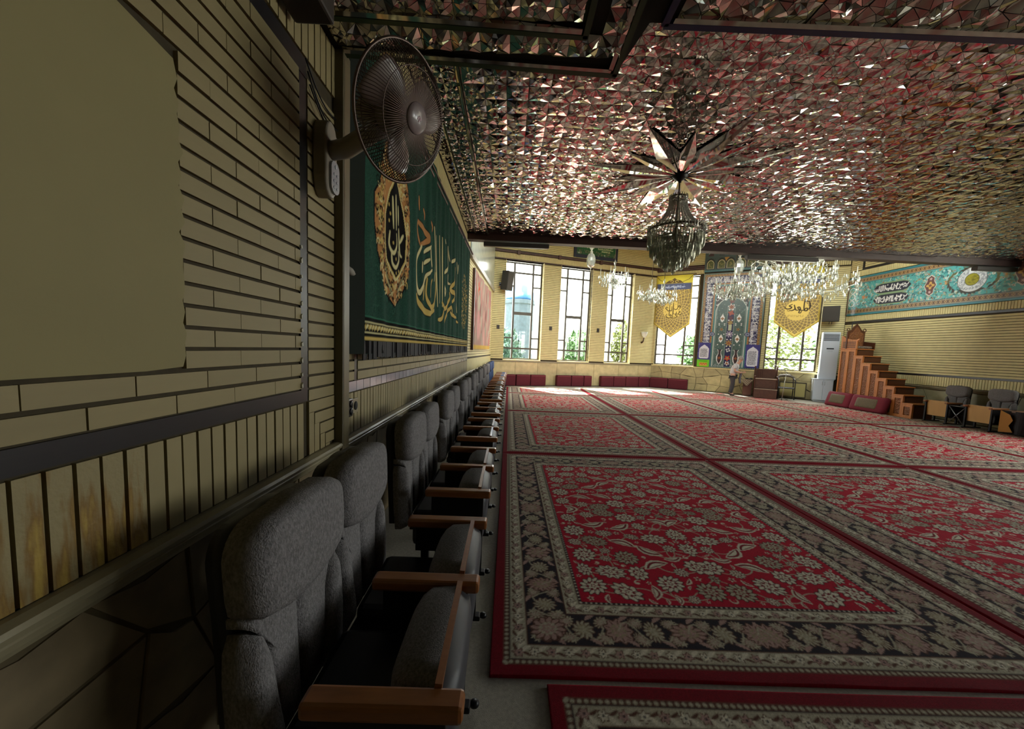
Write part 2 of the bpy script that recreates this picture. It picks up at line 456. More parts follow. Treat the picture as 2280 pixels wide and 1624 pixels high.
# plaster rubbed over the courses beside the camera, ragged along its right edge
pts = [(-3.0, 1.392), (1.10, 1.392)]
z = 1.40
while z < 2.30:
    pts += [(1.236 + random.uniform(-.012, .006), z), (1.240 + random.uniform(-.004, .01), z + .035)]; z += .0705
pts += [(1.225, 2.33), (1.05, 2.356), (-3.0, 2.356)]
b = MB(); b.prism(pts, -.004, .014, 'y'); b.build('plaster_patch', M_PLASTER, wall_left)
b = MB()                                             # chips of pale plaster left along the upright strip
for k in range(11):
    z_ = 1.25 + k*.0705 + random.uniform(-.01, .01); w_ = random.uniform(.006, .016)
    b.prism([(1.916, z_), (1.916 + w_, z_ + .004), (1.918 + w_*.6, z_ + random.uniform(.012, .03)), (1.914, z_ + .016)], -.010, .002, 'y')
stuff(b.build('plaster_chips', mat('pale_plaster', lin('b9b7a8'), .8), wall_left))
# ledge moulding and stone dado
prof = [(0, .80), (-.012, .80), (-.018, .815), (-.03, .822), (-.034, .838), (-.030, .845), (-.046, .852), (-.052, .868), (-.046, .880), (-.02, .886), (0, .886)]
b = MB(); b.prism(prof, -3.0, 9.6, 'x'); trim1 = struct(b.build('trim_1', M_MARBLE, M=FL))
b = MB(); b.prism(prof, 0, LW2, 'x'); struct(b.build('trim_1', M_MARBLE, M=FL2))

def stones(parent, u0, u1, z0, z1, nu, nz, m=M_STONE, depth=.02, seed=1, joined=False, name='stone'):
    """irregular flat stones with open joints"""
    r = random.Random(seed); P = {}
    for i in range(nu + 1):
        for j in range(nz + 1):
            P[i, j] = (u0 + (u1-u0) * (i + (r.uniform(-.34, .34) if 0 < i < nu else 0)) / nu, z0 + (z1-z0) * (j + (r.uniform(-.34, .34) if 0 < j < nz else 0)) / nz)
    al = MB()
    for i in range(nu):
        for j in range(nz):
            q = [P[i, j], P[i+1, j], P[i+1, j+1], P[i, j+1]]
            if r.random() < .3:
                q = [q[0], q[1], q[2], ((q[2][0]+q[3][0])/2, (q[2][1]+q[3][1])/2 - .02), q[3]]
            c = (sum(p[0] for p in q)/len(q), sum(p[1] for p in q)/len(q))
            g = .010
            q = [(p[0] + (c[0]-p[0]) * g / max(.03, math.hypot(c[0]-p[0], c[1]-p[1])) * 1.0, p[1] + (c[1]-p[1]) * g / max(.03, math.hypot(c[0]-p[0], c[1]-p[1]))) for p in q]
            s = al if joined else MB()
            s.prism(q, -r.uniform(0, .006), depth, 'y')
            if not joined: s.build(name, m, parent)
    if joined: stuff(al.build(name + 's', m, parent))
b = MB(); b.box(-3.0, 9.6, .004, .012, 0, .80); dado = b.build('dado_joint', M_STONEGAP, wall_left)
M_DADO = mat('shaded_dado_stone', lin('75664a'), .6, noise=.55, nscale=4, bump=.2, bscale=14, rand=.2)  # stone colour darkened to carry the shade behind the chairs
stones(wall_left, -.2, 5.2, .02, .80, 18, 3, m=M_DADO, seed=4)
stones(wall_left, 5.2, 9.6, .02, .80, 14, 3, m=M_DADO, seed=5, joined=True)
# wooden rail above the hanging
b = MB()
for dz, h, pr in ((0, .030, .075), (.034, .035, .055), (.073, .022, .085)):
    b.prism([(2.56, 3.425+dz), (9.55, 3.70+dz), (9.55, 3.70+dz+h), (2.56, 3.425+dz+h)], -pr, 0, 'y')
struct(b.build('trim_2', M_DARKWOOD, M=FL))

# ---- far stretch of the left wall
b = MB(); b.box(-.02, LW2 + .3, .012, .3, 0, 6.45); wl2 = struct(b.build('wall_left', M_MORTAR, M=FL2))
b = MB(); u = .02
while u < LW2 - .05: b.box(u, u + .0515, 0, .016, .888, 1.20); u += .061
for i in range(42):
    zz = 1.25 + i * PITCH
    if zz < 3.75: b.box(0, LW2, 0, .016, zz, zz + PITCH - J)
b.box(0, LW2, .0, .016, .0, .80)
stuff(b.build('brick_courses', M_BRICKY, wl2))
b = MB(); b.cbox(.1, LW2 - .02, -.035, .012, 3.86, 6.2, .01); b.build('pale_panel', M_PALE, wl2)
b = MB(); b.box(0, LW2, -.06, .012, 3.72, 3.86); b.build('panel_rail', mat('grey_rail', lin('9a9484'), .4), wl2)

# ---- generic helpers for the far walls
def bands(mb, u0, u1, z0, z1, y=0.0, pitch=PITCH):
    z = z0
    while z < z1 - .02:
        mb.box(u0, u1, y, y + .016, z, min(z + pitch - .014, z1)); z += pitch
def soldiers(mb, u0, u1, z0, z1, y=0.0, pitch=.061):
    u = u0
    while u < u1 - .02:
        mb.box(u, min(u + pitch - .011, u1), y, y + .016, z0, z1); u += pitch

def window(idx, F, u0, u1, z0=1.07, z1=5.02, ym=.20, fr=(.26, .76)):
    w = u1 - u0; m1, m2 = u0 + w*fr[0], u0 + w*fr[1]; t = .055
    b = MB(); y0, y1 = ym, ym + .06
    b.box(u0, u1, y0, y1, z0, z0 + t); b.box(u0, u1, y0, y1, z1 - t, z1); b.box(u0, u0 + t, y0, y1, z0 + t, z1 - t); b.box(u1 - t, u1, y0, y1, z0 + t, z1 - t)
    root = struct(b.build('window_%d' % idx, M_FRAME, M=F))
    zA, zB, zC, zs1, zs2 = 4.60, 1.53, 2.97, 4.06, 1.96
    for mm, q in ((m1, .075), (m2, .075)):
        b = MB(); b.box(mm - q/2, mm + q/2, y0 - .01, y1, z0 + t, z1 - t); b.build('mullion', M_FRAME, root)
    for z, a, c, q in ((zA, u0, u1, .065), (zB, u0, u1, .065), (zC, m1, m2, .12), (zs1, u0, m1, .055), (zs1, m2, u1, .055), (zs2, u0, m1, .055), (zs2, m2, u1, .055)):
        b = MB(); b.box(a + t*.6, c - t*.6, y0 - .006, y1 - .004, z - q/2, z + q/2); b.build('transom', M_FRAME, root)
    for a, c, zz in ((u0, m1, (z0, zB, zs2, zs1, zA, z1)), (m1, m2, (z0, zB, zC, zA, z1)), (m2, u1, (z0, zB, zs2, zs1, zA, z1))):
        for i in range(len(zz) - 1):
            b = MB(); yy = ym + .03; b.add([(a, yy, zz[i]), (c, yy, zz[i]), (c, yy, zz[i+1]), (a, yy, zz[i+1])], [(0, 1, 2, 3)])
            b.build('pane', M_PANE, root)
    b = MB(); b.cbox(u0 - .02, u1 + .02, -.02, .2, z0 - .05, z0, .008); b.build('sill', M_CREAMBAND, root)
    # light portal in the opening (real daylight, only guides the sampling)
    la = bpy.data.lights.new('portal', 'AREA'); la.shape = 'RECTANGLE'; la.size = w; la.size_y = z1 - z0
    try: la.cycles.is_portal = True
    except Exception: pass
    lo = bpy.data.objects.new('portal', la); COL.objects.link(lo)
    lo.matrix_world = F @ T((u0+u1)/2, ym + .10, (z0+z1)/2) @ RX(-PI/2)
    return root

def pierced(name, F, u0, u1, ztop, wins, y0=.014, y1=.32, m=M_MORTAR, z0w=1.02, z1w=5.05):
    """wall slab with openings; returns the structure object"""
    b = MB(); b.box(u0, u1, y0, y1, 0, z0w); b.box(u0, u1, y0, y1, z1w, ztop)
    e = u0
    for a, c in wins:
        b.box(e, a, y0, y1, z0w, z1w); e = c
    b.box(e, u1, y0, y1, z0w, z1w)
    o = struct(b.build(name, m, M=F))
    b = MB()
    for a, c in wins:                                    # smooth cream jambs and head
        b.box(a - .012, a, .0, .2, z0w + .05, z1w); b.box(c, c + .012, .0, .2, z0w + .05, z1w); b.box(a, c, .0, .2, z1w, z1w + .012)
    b.build('window_reveal', M_CREAMBAND, o)
    return o

# ---- wall of three windows
WW = [(.52, 2.14), (2.93, 4.42), (5.20, 6.52)]
ww = pierced('wall_back', FW, -.3, LWW + .15, 6.5, WW)
for i, (a, c) in enumerate(WW): window(i + 1, FW, a, c)
b = MB(); e = -.05
for a, c in WW + [(LWW, LWW)]:
    bands(b, e, a - .014, 1.10, 5.0); e = c + .014
bands(b, -.05, LWW, 5.44, 6.4); soldiers(b, -.05, LWW, 5.09, 5.30)
stuff(b.build('brick_courses', M_BRICKY, ww))
b = MB(); b.box(-.05, LWW, -.05, .016, 5.32, 5.36); b.box(-.05, LWW, -.03, .016, 5.37, 5.41)
b.box(-.05, LWW, -.012, .016, 5.05, 5.08)
for u in (1.0, 2.8, 4.75): b.box(u - .06, u + .06, -.09, .016, 5.27, 5.43)
struct(b.build('trim_3', M_DARKWOOD, M=FW))
b = MB(); b.box(-.05, LWW, -.03, .02, .98, 1.03); struct(b.build('trim_4', M_MARBLE, M=FW))
b = MB(); b.box(-.05, LWW, .008, .014, 0, .98); b.build('dado_joint', M_STONEGAP, ww)
u = -.02
while u < LWW - .3:
    w_ = random.uniform(.8, 1.3); b = MB(); b.box(u, min(u + w_ - .012, LWW), -.004, .014, .03, .97); b.build('stone', M_STONE, ww); u += w_

# ---- wall with the tiled niche
WQ = [(.09, 1.76), (4.33, 6.02)]
wq = pierced('wall_far', FQ, -.1, LQ + .3, 6.5, WQ)
for i, (a, c) in enumerate(WQ): window(i + 4, FQ, a, c, fr=(.25, .72))
b = MB(); bands(b, -.02, .075, 1.10, 5.0); bands(b, 6.035, LQ, 1.10, 5.0); bands(b, 4.21, 4.315, 1.10, 5.0)
bands(b, -.02, 1.92, 5.44, 6.4); bands(b, 4.25, LQ, 5.44, 6.4); soldiers(b, -.02, 1.92, 5.06, 5.22); soldiers(b, 4.25, LQ, 5.06, 5.22)
stuff(b.build('brick_courses', M_BRICKY, wq))
b = MB()
for a, c in ((-.02, 1.92), (4.26, LQ)):
    b.box(a, c, -.05, .016, 5.24, 5.30); b.box(a, c, -.03, .016, 5.32, 5.38); b.box(a, c, -.06, .016, 5.40, 5.43)
struct(b.build('trim_5', M_DARKWOOD, M=FQ))
b = MB(); b.box(-.02, LQ, .008, .014, 0, 1.02); b.build('dado_joint', mat('paving_joint', lin('3a3322'), .9), wq)
stones(wq, .0, 6.0, .02, 1.0, 13, 3, m=mat('niche_stone', lin('aa9d70'), .6, noise=.2, nscale=5, rand=.15), seed=9)
b = MB(); b.box(.0, LQ, -.03, .014, 1.0, 1.055); struct(b.build('trim_6', M_CREAMBAND, M=FQ))

# ---- right wall (runs on beyond the frame, with unseen windows added there to brighten the hall)
WR = [(5.75, 7.2), (7.6, 9.1), (9.5, 11.0), (11.4, 12.9), (13.3, 14.8)]
wr = pierced('wall_right', FR, -.2, 17.1, 6.5, WR)
for i, (a, c) in enumerate(WR): window(i + 6, FR, a, c)
b = MB(); bands(b, .33, 5.6, 1.262, 2.90); soldiers(b, .05, 5.6, .935, 1.20); soldiers(b, .02, 5.6, 2.985, 3.18); bands(b, .02, .30, 1.262, 2.90)
bands(b, .55, 4.2, 4.84, 6.4); soldiers(b, .02, 4.2, 4.56, 4.75); bands(b, .02, .46, 4.78, 6.4)
stuff(b.build('brick_courses', M_BRICKY, wr))
for a, c, z0, z1 in ((.30, 5.6, 1.205, 1.258), (.30, 5.6, 2.915, 2.975), (.30, .34, 1.205, 2.975), (.46, 4.2, 4.765, 4.83), (.46, .52, 4.83, 6.3)):
    o = bpy.data.objects.new('dark_strip', STRIP_ME); COL.objects.link(o); o.parent = wr; o.location = (a, -.002, z0); o.scale = (c-a, 1, z1-z0)
b = MB(); b.prism([(y, z + .03) for y, z in prof], 0, 6.9, 'x'); struct(b.build('trim_7', M_MARBLE, M=FR))
b = MB(); b.box(0, 6.9, .006, .014, 0, .83); b.build('dado_joint', M_STONEGAP, wr)
stones(wr, .0, 6.6, .02, .83, 13, 2, m=mat('right_stone', lin('aaa684'), .35, noise=.22, nscale=4, rand=.12), seed=12)

# ---- wall behind the camera
b = MB(); b.box(-1.3, 12.6, -3.2, -3.0, 0, 6.5); struct(b.build('wall_near', M_PLASTER))

# ------------------------------------------------------------------ mirror ceiling
ZC, ZS = 4.10, 3.15
def fascia_y(x): return 9.00 + (x + 1.05) * .021
def facet_cell(c, seed, depth=.03, big=False):
    """one square of the mirror work: a rosette of separate flat facets, hanging down"""
    r = random.Random(seed); fs = []
    h = c / 2; out = []
    for k in range(8):
        a = k * PI / 4; q = h if k % 2 == 0 else h * math.sqrt(2)
        out.append(Vector((q*math.cos(a), q*math.sin(a), r.uniform(-.004, .001))))
    rr = h * r.uniform(.46, .58); ring = []
    for k in range(8):
        a = (k + .5) * PI / 4; ring.append(Vector((rr*math.cos(a), rr*math.sin(a), -depth * r.uniform(.35, 1.0))))
    cen = Vector((0, 0, -depth * r.choice((.25, .9, 1.2))))
    r1 = rr * r.uniform(.42, .52); inn = []
    for k in range(8):
        a = k * PI / 4; inn.append(Vector((r1*math.cos(a), r1*math.sin(a), -depth * r.uniform(.2, 1.1))))
    for k in range(8):
        k2 = (k + 1) % 8
        fs += [(cen, inn[k], inn[k2]), (inn[k], ring[k], inn[k2]), (ring[k], inn[k2], ring[k2]), (ring[k], out[k2], ring[k2]), (ring[k], out[k], out[k2])]
    vs, ff = [], []
    for t in fs:
        g = (t[0] + t[1] + t[2]) / 3
        ax = Vector((r.uniform(-1, 1), r.uniform(-1, 1), 0)) * .045
        b = len(vs)
        for p in t:
            d = p - g; q = g + d * .94; q.z += d.x * ax.x + d.y * ax.y; vs.append(q)
        ff.append((b, b+1, b+2))
    return vs, ff

def mosaic(parent, inside, x0, x1, y0, y1, c, z, m, seed, single=300, kinds=8, name='mirror_cell', depth=.012, rot=0.0):
    protos = []
    for k in range(kinds):
        vs, ff = facet_cell(c, seed + k, depth); me = bpy.data.meshes.new(name); me.from_pydata([tuple(v) for v in vs], [], ff); me.materials.append(m)
        protos.append((me, vs, ff))
    cells = []
    ny, nx = int((y1-y0)/c) + 1, int((x1-x0)/c) + 1
    for j in range(ny):
        for i in range(nx):
            x, y = x0 + (i+.5)*c, y0 + (j+.5)*c
            if inside(x, y): cells.append((x, y))
    cells.sort(key=lambda p: (p[0]-.6)**2*.5 + p[1]**2)
    rest = MB(); r = random.Random(seed)
    for k, (x, y) in enumerate(cells):
        me, vs, ff = protos[r.randrange(kinds)]; a = r.randrange(4) * PI / 2
        if k < single:
            o = bpy.data.objects.new(name, me); COL.objects.link(o); o.parent = parent; o.location = (x, y, z); o.rotation_euler = (0, 0, a)
        else:
            ca, sa = math.cos(a), math.sin(a)
            rest.add([(x + v.x*ca - v.y*sa, y + v.x*sa + v.y*ca, z + v.z) for v in vs], ff)
    if rest.v: stuff(rest.build(name + 's', m, parent, recalc=False))

b = MB(); b.prism([(-1.3, 2.0), (12.24, 2.0), (12.24, fascia_y(12.24)), (-1.3, fascia_y(-1.3))], ZC + .004, ZC + .2, 'z')
ceil = struct(b.build('ceiling', M_DARK))
inside_main = lambda x, y: (-.57 < x < 12.15) and (2.2 < y < fascia_y(x) - .04) and not (math.hypot(x - 2.345, y - 5.6) < .42)
mosaic(ceil, inside_main, -.57, 12.25, 2.2, 9.4, .222, ZC, M_MIRROR, 100)
mosaic(ceil, lambda x, y: y < fascia_y(x) - .15 and x < -.60, -1.045, -.56, 2.4, 9.0, .145, ZC, M_MIRROR, 300, single=0, kinds=6, name='border_cell')
b = MB(); b.box(-.612, -.578, 2.2, 8.95, ZC - .045, ZC + .004); b.build('border_strip', M_GREENLINE, ceil)
b = MB(); b.box(-.87, -.845, 2.2, 8.95, ZC - .03, ZC + .004); b.build('border_strip', M_GREENLINE, ceil)
u = 2.45
b = MB()
while u < 8.8: b.box(-.604, -.586, u, u + .45, ZC - .05, ZC - .044); u += .5
stuff(b.build('border_mirrors', M_MIRROR, ceil))
# star of long mirror rays around the chandelier, and two smaller ones near the beam
def star(cx, cy, n, R1, R2, z=ZC, ph=0.0):
    for k in range(n):
        a = ph + 2*PI*k/n; R = R1 if k % 2 == 0 else R2; w = .105 * R1 if k % 2 == 0 else .085 * R1
        ca, sa = math.cos(a), math.sin(a)
        L = lambda x, y, zz: (x*ca - y*sa, x*sa + y*ca, zz)
        r0 = .10; rm = R * .42
        vs = [L(r0, 0, -.050), L(rm, w, -.024), L(R, 0, -.026), L(rm, -w, -.024), L(rm, 0, -.052)]
        b = MB(); b.add(vs, [(0, 1, 4)]); b.add(vs, [(0, 4, 3)]); b.add(vs, [(4, 1, 2)]); b.add(vs, [(4, 2, 3)])
        o = b.build('star_ray', M_MIRROR, ceil, recalc=False); o.location = (cx, cy, z)
star(2.345, 5.6, 16, 1.45, 1.08, ph=.12); star(5.0, 8.1, 8, .5, .34); star(-.10, 8.1, 8, .45, .3)
# dropped soffits over the camera, each framed with coloured glass strips
b = MB(); b.prism([(-1.3, -3.2), (12.24, -3.2), (12.24, 1.95), (.64, 2.03), (.57, 2.38), (-1.3, 2.31)], ZS + .004, ZC + .2, 'z')
sof = struct(b.build('ceiling', M_DARK))
S1 = lambda x, y: 2.33 + (x + 1.05) * .035 - y
mosaic(sof, lambda x, y: S1(x, y) > .36 and x < .27, -1.0, .30, .4, 2.2, .165, ZS, M_MIRROR2, 500, single=150, name='soffit_cell', depth=.025)
mosaic(sof, lambda x, y: .05 < S1(x, y) - .06 < .17 or (.36 < x < .52 and S1(x, y) > .1), -1.02, .56, .35, 2.4, .16, ZS, M_MIRROR2, 540, single=60, name='soffit_border_cell', depth=.03)
mosaic(sof, lambda x, y: x > .76 and y < 1.97 - (x-.7)*.008 , .76, 5.4, .3, 2.1, .21, ZS, M_MIRROR2, 560, single=150, name='soffit_panel_cell', depth=.03)
def bar(x0, y0, x1, y1, w, m, name, h=.02):
    d = Vector((x1-x0, y1-y0, 0)); n = Vector((-d.y, d.x, 0)).normalized() * w / 2
    b = MB(); b.prism([(x0+n.x, y0+n.y), (x1+n.x, y1+n.y), (x1-n.x, y1-n.y), (x0-n.x, y0-n.y)], ZS - h, ZS + .004, 'z'); b.build(name, m, sof)
bar(-1.05, 2.315, .57, 2.375, .035, M_GREENLINE, 'glass_strip'); bar(.56, 2.38, .56, .2, .03, M_GREENLINE, 'glass_strip')
bar(-1.0, 2.285, .53, 2.338, .028, M_MIRROR2, 'mirror_band'); bar(-1.0, 2.035, .31, 2.078, .03, M_MIRROR2, 'mirror_band'); bar(.525, 2.33, .525, .2, .025, M_MIRROR2, 'mirror_band'); bar(.745, 1.985, 5.6, 1.935, .03, M_MIRROR2, 'mirror_band')
bar(-1.0, 2.07, .345, 2.115, .03, M_GREENLINE, 'glass_strip'); bar(.335, 2.12, .335, .2, .03, M_GREENLINE, 'glass_strip')
bar(.71, 2.02, 5.6, 1.97, .035, M_BLUELINE, 'glass_strip'); bar(.71, 2.02, .71, .2, .035, M_BLUELINE, 'glass_strip')
bar(1.2, 1.55, 5.6, 1.52, .04, M_BLUELINE, 'glass_strip')
# beam along the far edge of the mirror ceiling, wall above it and high ceiling beyond
b = MB(); b.prism([(-1.05, fascia_y(-1.05) - .10), (12.24, fascia_y(12.24) - .10), (12.24, fascia_y(12.24) + .12), (-1.05, fascia_y(-1.05) + .12)], ZC - .13, ZC + .02, 'z')
struct(b.build('trim_8', mat('beam_wood', lin('3a211c'), .5, noise=.2, nscale=8)))
FU = frame((12.30, fascia_y(12.30) + .05), (-1.05, fascia_y(-1.05) + .05))       # unseen clerestory added to light the far end, above the lower roof
WU = [(.4 + 2.12*i, 2.36 + 2.12*i) for i in range(6)]
b = MB(); b.box(-.3, 13.6, 0, .12, ZC + .02, 4.35); b.box(-.3, 13.6, 0, .12, 6.3, 6.5); e = -.3
for a, c in WU + [(13.6, 13.6)]: b.box(e, a, 0, .12, 4.35, 6.3); e = c
struct(b.build('wall_upper', M_PLASTER, M=FU))
for k, (a, c) in enumerate(WU):
    b = MB(); b.box(a, c, .03, .09, 4.35, 4.40); b.box(a, c, .03, .09, 6.25, 6.3); b.box(a, a + .05, .03, .09, 4.40, 6.25); b.box(c - .05, c, .03, .09, 4.40, 6.25)
    w_ = struct(b.build('window_%d' % (20 + k), M_FRAME, M=FU))
    b = MB(); b.add([(a, .06, 4.35), (c, .06, 4.35), (c, .06, 6.3), (a, .06, 6.3)], [(0, 1, 2, 3)]); b.build('pane', M_PANE, w_)
    la = bpy.data.lights.new('portal', 'AREA'); la.shape = 'RECTANGLE'; la.size = c - a; la.size_y = 1.95
    try: la.cycles.is_portal = True
    except Exception: pass
    lo = bpy.data.objects.new('portal', la); COL.objects.link(lo); lo.matrix_world = FU @ T((a+c)/2, .11, 5.325) @ RX(-PI/2)
b = MB(); b.prism([(-1.35, 8.9), (12.7, 9.0), (12.7, 14.1), (6.8, 18.0), (-1.35, 15.5)], 6.42, 6.6, 'z'); struct(b.build('ceiling', M_PLASTER))
# unseen eaves added outside the windows to shorten the sun patches
for F, ln in ((FW, LWW), (FQ, LQ), (FR, 14)):
    b = MB(); b.box(-.2, ln + .2, .32, 1.1, 5.25, 5.4); struct(b.build('trim_9', M_PLASTER, M=F))

# ------------------------------------------------------------------ rugs
RW, RL = 2.95, 3.70
def paint_rug():
    red, dred, cream, tan, navy, rose_, brown = lin('b50a2c'), lin('780a1c'), lin('d8d0bc'), lin('b3aa94'), lin('28222a'), lin('ad8c84'), lin('5b3c30')
    hw, hl = RW / 2, RL / 2
    cv = Canvas(hw, hl, .0062, .0062, red)            # one quarter, mirrored twice
    E0, E1, E2, E3, E4, E5 = .06, .095, .185, .415, .505, .525
    cv.rect(0, E0, 0, 9, dred); cv.rect(0, 9, 0, E0, dred); cv.rect(E0, 9, E0, 9, brown); cv.rect(E1, 9, E1, 9, tan); cv.rect(E2, 9, E2, 9, navy); cv.rect(E3, 9, E3, 9, tan); cv.rect(E4, 9, E4, 9, navy); cv.rect(E5, 9, E5, 9, red)
    r = random.Random(3)
    def palmette(x, y, R, rot, body, rim, heart):
        k = r.choice((9, 11, 12, 14)); el = r.choice((.85, 1.0, 1.15, 1.45)); R = R / math.sqrt(el)
        cv.rose(x, y, R * 1.10, k, rim, .09, rot, el, rot); cv.rose(x, y, R, k, body, .11, rot, el, rot)
        for q in range(k):                                # petal veins
            an = rot + 2*PI*q/k + .3; c_, s_ = math.cos(an - rot)*el, math.sin(an - rot); dx, dy = c_*math.cos(rot) - s_*math.sin(rot), c_*math.sin(rot) + s_*math.cos(rot); cv.stroke([(x + R*.5*dx, y + R*.5*dy), (x + R*.86*dx, y + R*.86*dy)], .0065, rim)
        cv.rose(x, y, R * .58, k, heart, .10, rot + .3, el, rot); cv.rose(x, y, R * .46, 6, body, .18, rot, el, rot)
        cv.rose(x, y, R * .24, 5, heart, .2, rot); cv.rose(x, y, R * .11, 0, body)
    def field(x0, x1, y0, y1, n, sizes, bodyc, rimc, heartc, vine, gap=1.0):
        pts = []; tries = 0
        for R in sorted(sizes, reverse=True):             # large flowers first, then fill between them
            want = int(n / len(sizes) * (1 if R > .05 else 1.5)); got = 0; tries = 0
            while got < want and tries < want * 60:
                tries += 1; x, y = r.uniform(x0, x1), r.uniform(y0, y1)
                if x < x0 + R*1.05 or y < y0 + R*1.05: continue
                if all((x-a)**2 + (y-b)**2 > ((R + c) * gap + .012)**2 for a, b, c in pts): pts.append((x, y, R)); got += 1
        big = [p for p in pts if p[2] > .03]
        for i, (x, y, R) in enumerate(big):               # vines to the nearest flowers
            ds = sorted((math.hypot(x-a, y-b), a, b) for a, b, c in big if (a, b) != (x, y))[:2]
            for d, a, b in ds:
                s = r.choice((-1, 1)) * .4
                mx, my = (x+a)/2 - (b-y)*s, (y+b)/2 + (a-x)*s
                cur = [((1-t)**2*x + 2*t*(1-t)*mx + t*t*a, (1-t)**2*y + 2*t*(1-t)*my + t*t*b) for t in np.linspace(0, 1, 9)]
                cv.stroke(cur, .008, vine)
        for x, y, R in pts:
            if R > .03 and r.random() < .20:             # paisley
                an = r.uniform(0, 6.28); cv.leaf(x, y, R*2.5, R*1.0, an, bodyc, .06); cv.leaf(x, y, R*2.1, R*.66, an, heartc); cv.leaf(x, y, R*1.6, R*.34, an, bodyc)
            elif R > .03: palmette(x, y, R, r.uniform(0, 6.28), bodyc if r.random() < .75 else tan, rimc, heartc)
            else:
                k = r.random(); an = r.uniform(0, 6.28)
                if k < .35: cv.rose(x, y, R, 5, bodyc, .3, an); cv.rose(x, y, R*.4, 0, heartc)
                elif k < .7: cv.leaf(x, y, R*3.4, R*1.2, an, bodyc, .18); cv.leaf(x, y, R*2.4, R*.5, an, heartc)
                else: cv.stroke([(x + R*1.2*(1 - t*.2)*math.cos(an + t), y + R*1.2*(1 - t*.2)*math.sin(an + t)) for t in np.linspace(0, 4, 9)], [.004 + .002*q for q in range(9)], bodyc)
    field(E5 + .01, hw + .02, E5 + .01, hl + .02, 270, (.088, .072, .06, .05, .040, .026, .022, .018, .015), cream, lin('4a1a1c'), dred, tan, 1.05)
    cv2 = cv.im.copy()
    field(E2 + .012, hw + .02, E2 + .012, hl + .02, 1, (.03,), rose_, navy, brown, tan)
    cv.im[:] = cv2
    # borders: repeat along both arms
    def arm(fn):
        for k, (ln, hor) in enumerate(((hw, True), (hl, False))): fn(ln, hor)
    def at(a, b, hor): return (a, b) if hor else (b, a)
    def dark_border(ln, hor):
        a = .30; i = 0
        while a < ln + .1:
            c = (E2 + E3) / 2
            x, y = at(a, c, hor); palmette(x, y, .082 if i % 2 == 0 else .062, .5*PI*i, rose_ if i % 2 == 0 else tan, brown, lin('9c8f74'))
            for s in (-1, 1):
                x, y = at(a + .105, c + s*.058, hor); palmette(x, y, .042, i, tan, brown, rose_)
                x, y = at(a + .05, c + s*.088, hor); cv.leaf(x, y, .075, .026, (0 if hor else PI/2) + s*.6, rose_, .2)
                x, y = at(a - .06, c + s*.078, hor); cv.rose(x, y, .020, 5, tan, .3)
            pts = [at(a + t, c + .07*math.sin(t*30 + i*PI), hor) for t in np.linspace(0, .21, 8)]
            cv.stroke(pts, .008, tan); a += .19; i += 1
        x, y = (E2+E3)/2, (E2+E3)/2; palmette(x, y, .09, .4, rose_, brown, tan)
    def guard(lo, hi, step):
        def g(ln, hor):
            a = lo + .03; i = 0; c = (lo + hi) / 2; h = (hi - lo)
            while a < ln + .05:
                x, y = at(a, c, hor); cv.rose(x, y, h*.42, 6, brown, .2, i); cv.rose(x, y, h*.34, 6, rose_ if i % 2 == 0 else cream, .25, i); cv.rose(x, y, h*.22, 5, rose_ if i % 2 == 0 else cream, .2); cv.rose(x, y, h*.08, 0, navy)
                x, y = at(a + step*.5, c + h*.2, hor); cv.leaf(x, y, step*.75, h*.3, (.7 if hor else .9), cream); x, y = at(a + step*.5, c - h*.22, hor); cv.leaf(x, y, step*.6, h*.22, (-.5 if hor else 2), brown)
                a += step; i += 1
        return g
    def dots(ln, hor):
        a = E0 + .01
        while a < ln + .02:
            x, y = at(a, (E0+E1)/2, hor); cv.rose(x, y, .010, 0, tan); x, y = at(a, (E4+E5)/2, hor)
            if a > E4: cv.rose(x, y, .006, 0, cream)
            a += .03
    arm(dark_border); arm(guard(E1 + .008, E2 - .008, .085)); arm(guard(E3 + .008, E4 - .008, .085)); arm(dots)
    for e, wd, c in ((E1, .006, navy), (E2, .007, brown), (E3, .007, brown), (E4, .006, brown)):
        cv.stroke([(e, 9), (e, e), (9, e)], wd, c)
    q = cv.im
    full = Canvas(RW, RL, .0062, .0062)
    top = np.concatenate([q, q[:, ::-1][:, 1:]], 1); im = np.concatenate([top, top[::-1][1:]], 0)
    full.im = im; full.ny, full.nx = im.shape[:2]; full.dx = RW / (full.nx-1); full.dy = RL / (full.ny-1)
    full.X = np.arange(full.nx)*full.dx; full.Y = np.arange(full.ny)*full.dy
    # pile unevenness keeps the print from looking flat
    full.im = full.im * (1 + .10 * RNG.standard_normal(full.im.shape[:2])[..., None]); full.im = np.clip(full.im, 0, 1)
    dz = lambda x, y: .013 + .0025*np.sin(x*3.1 + 1)*np.sin(y*2.3) + .004*np.exp(-((y-.03)/.05)**2)*np.sin(x*5)**2
    return full.mesh('rug', 'xy', dz, skirt=.01)
M_RUG = mat_paint('rug_pile', .95, .1, bump=.55, bscale=420)
RUG_ME = paint_rug(); RUG_ME.materials.append(M_RUG)
XS = [-.03, 2.945, 5.92, 8.895]
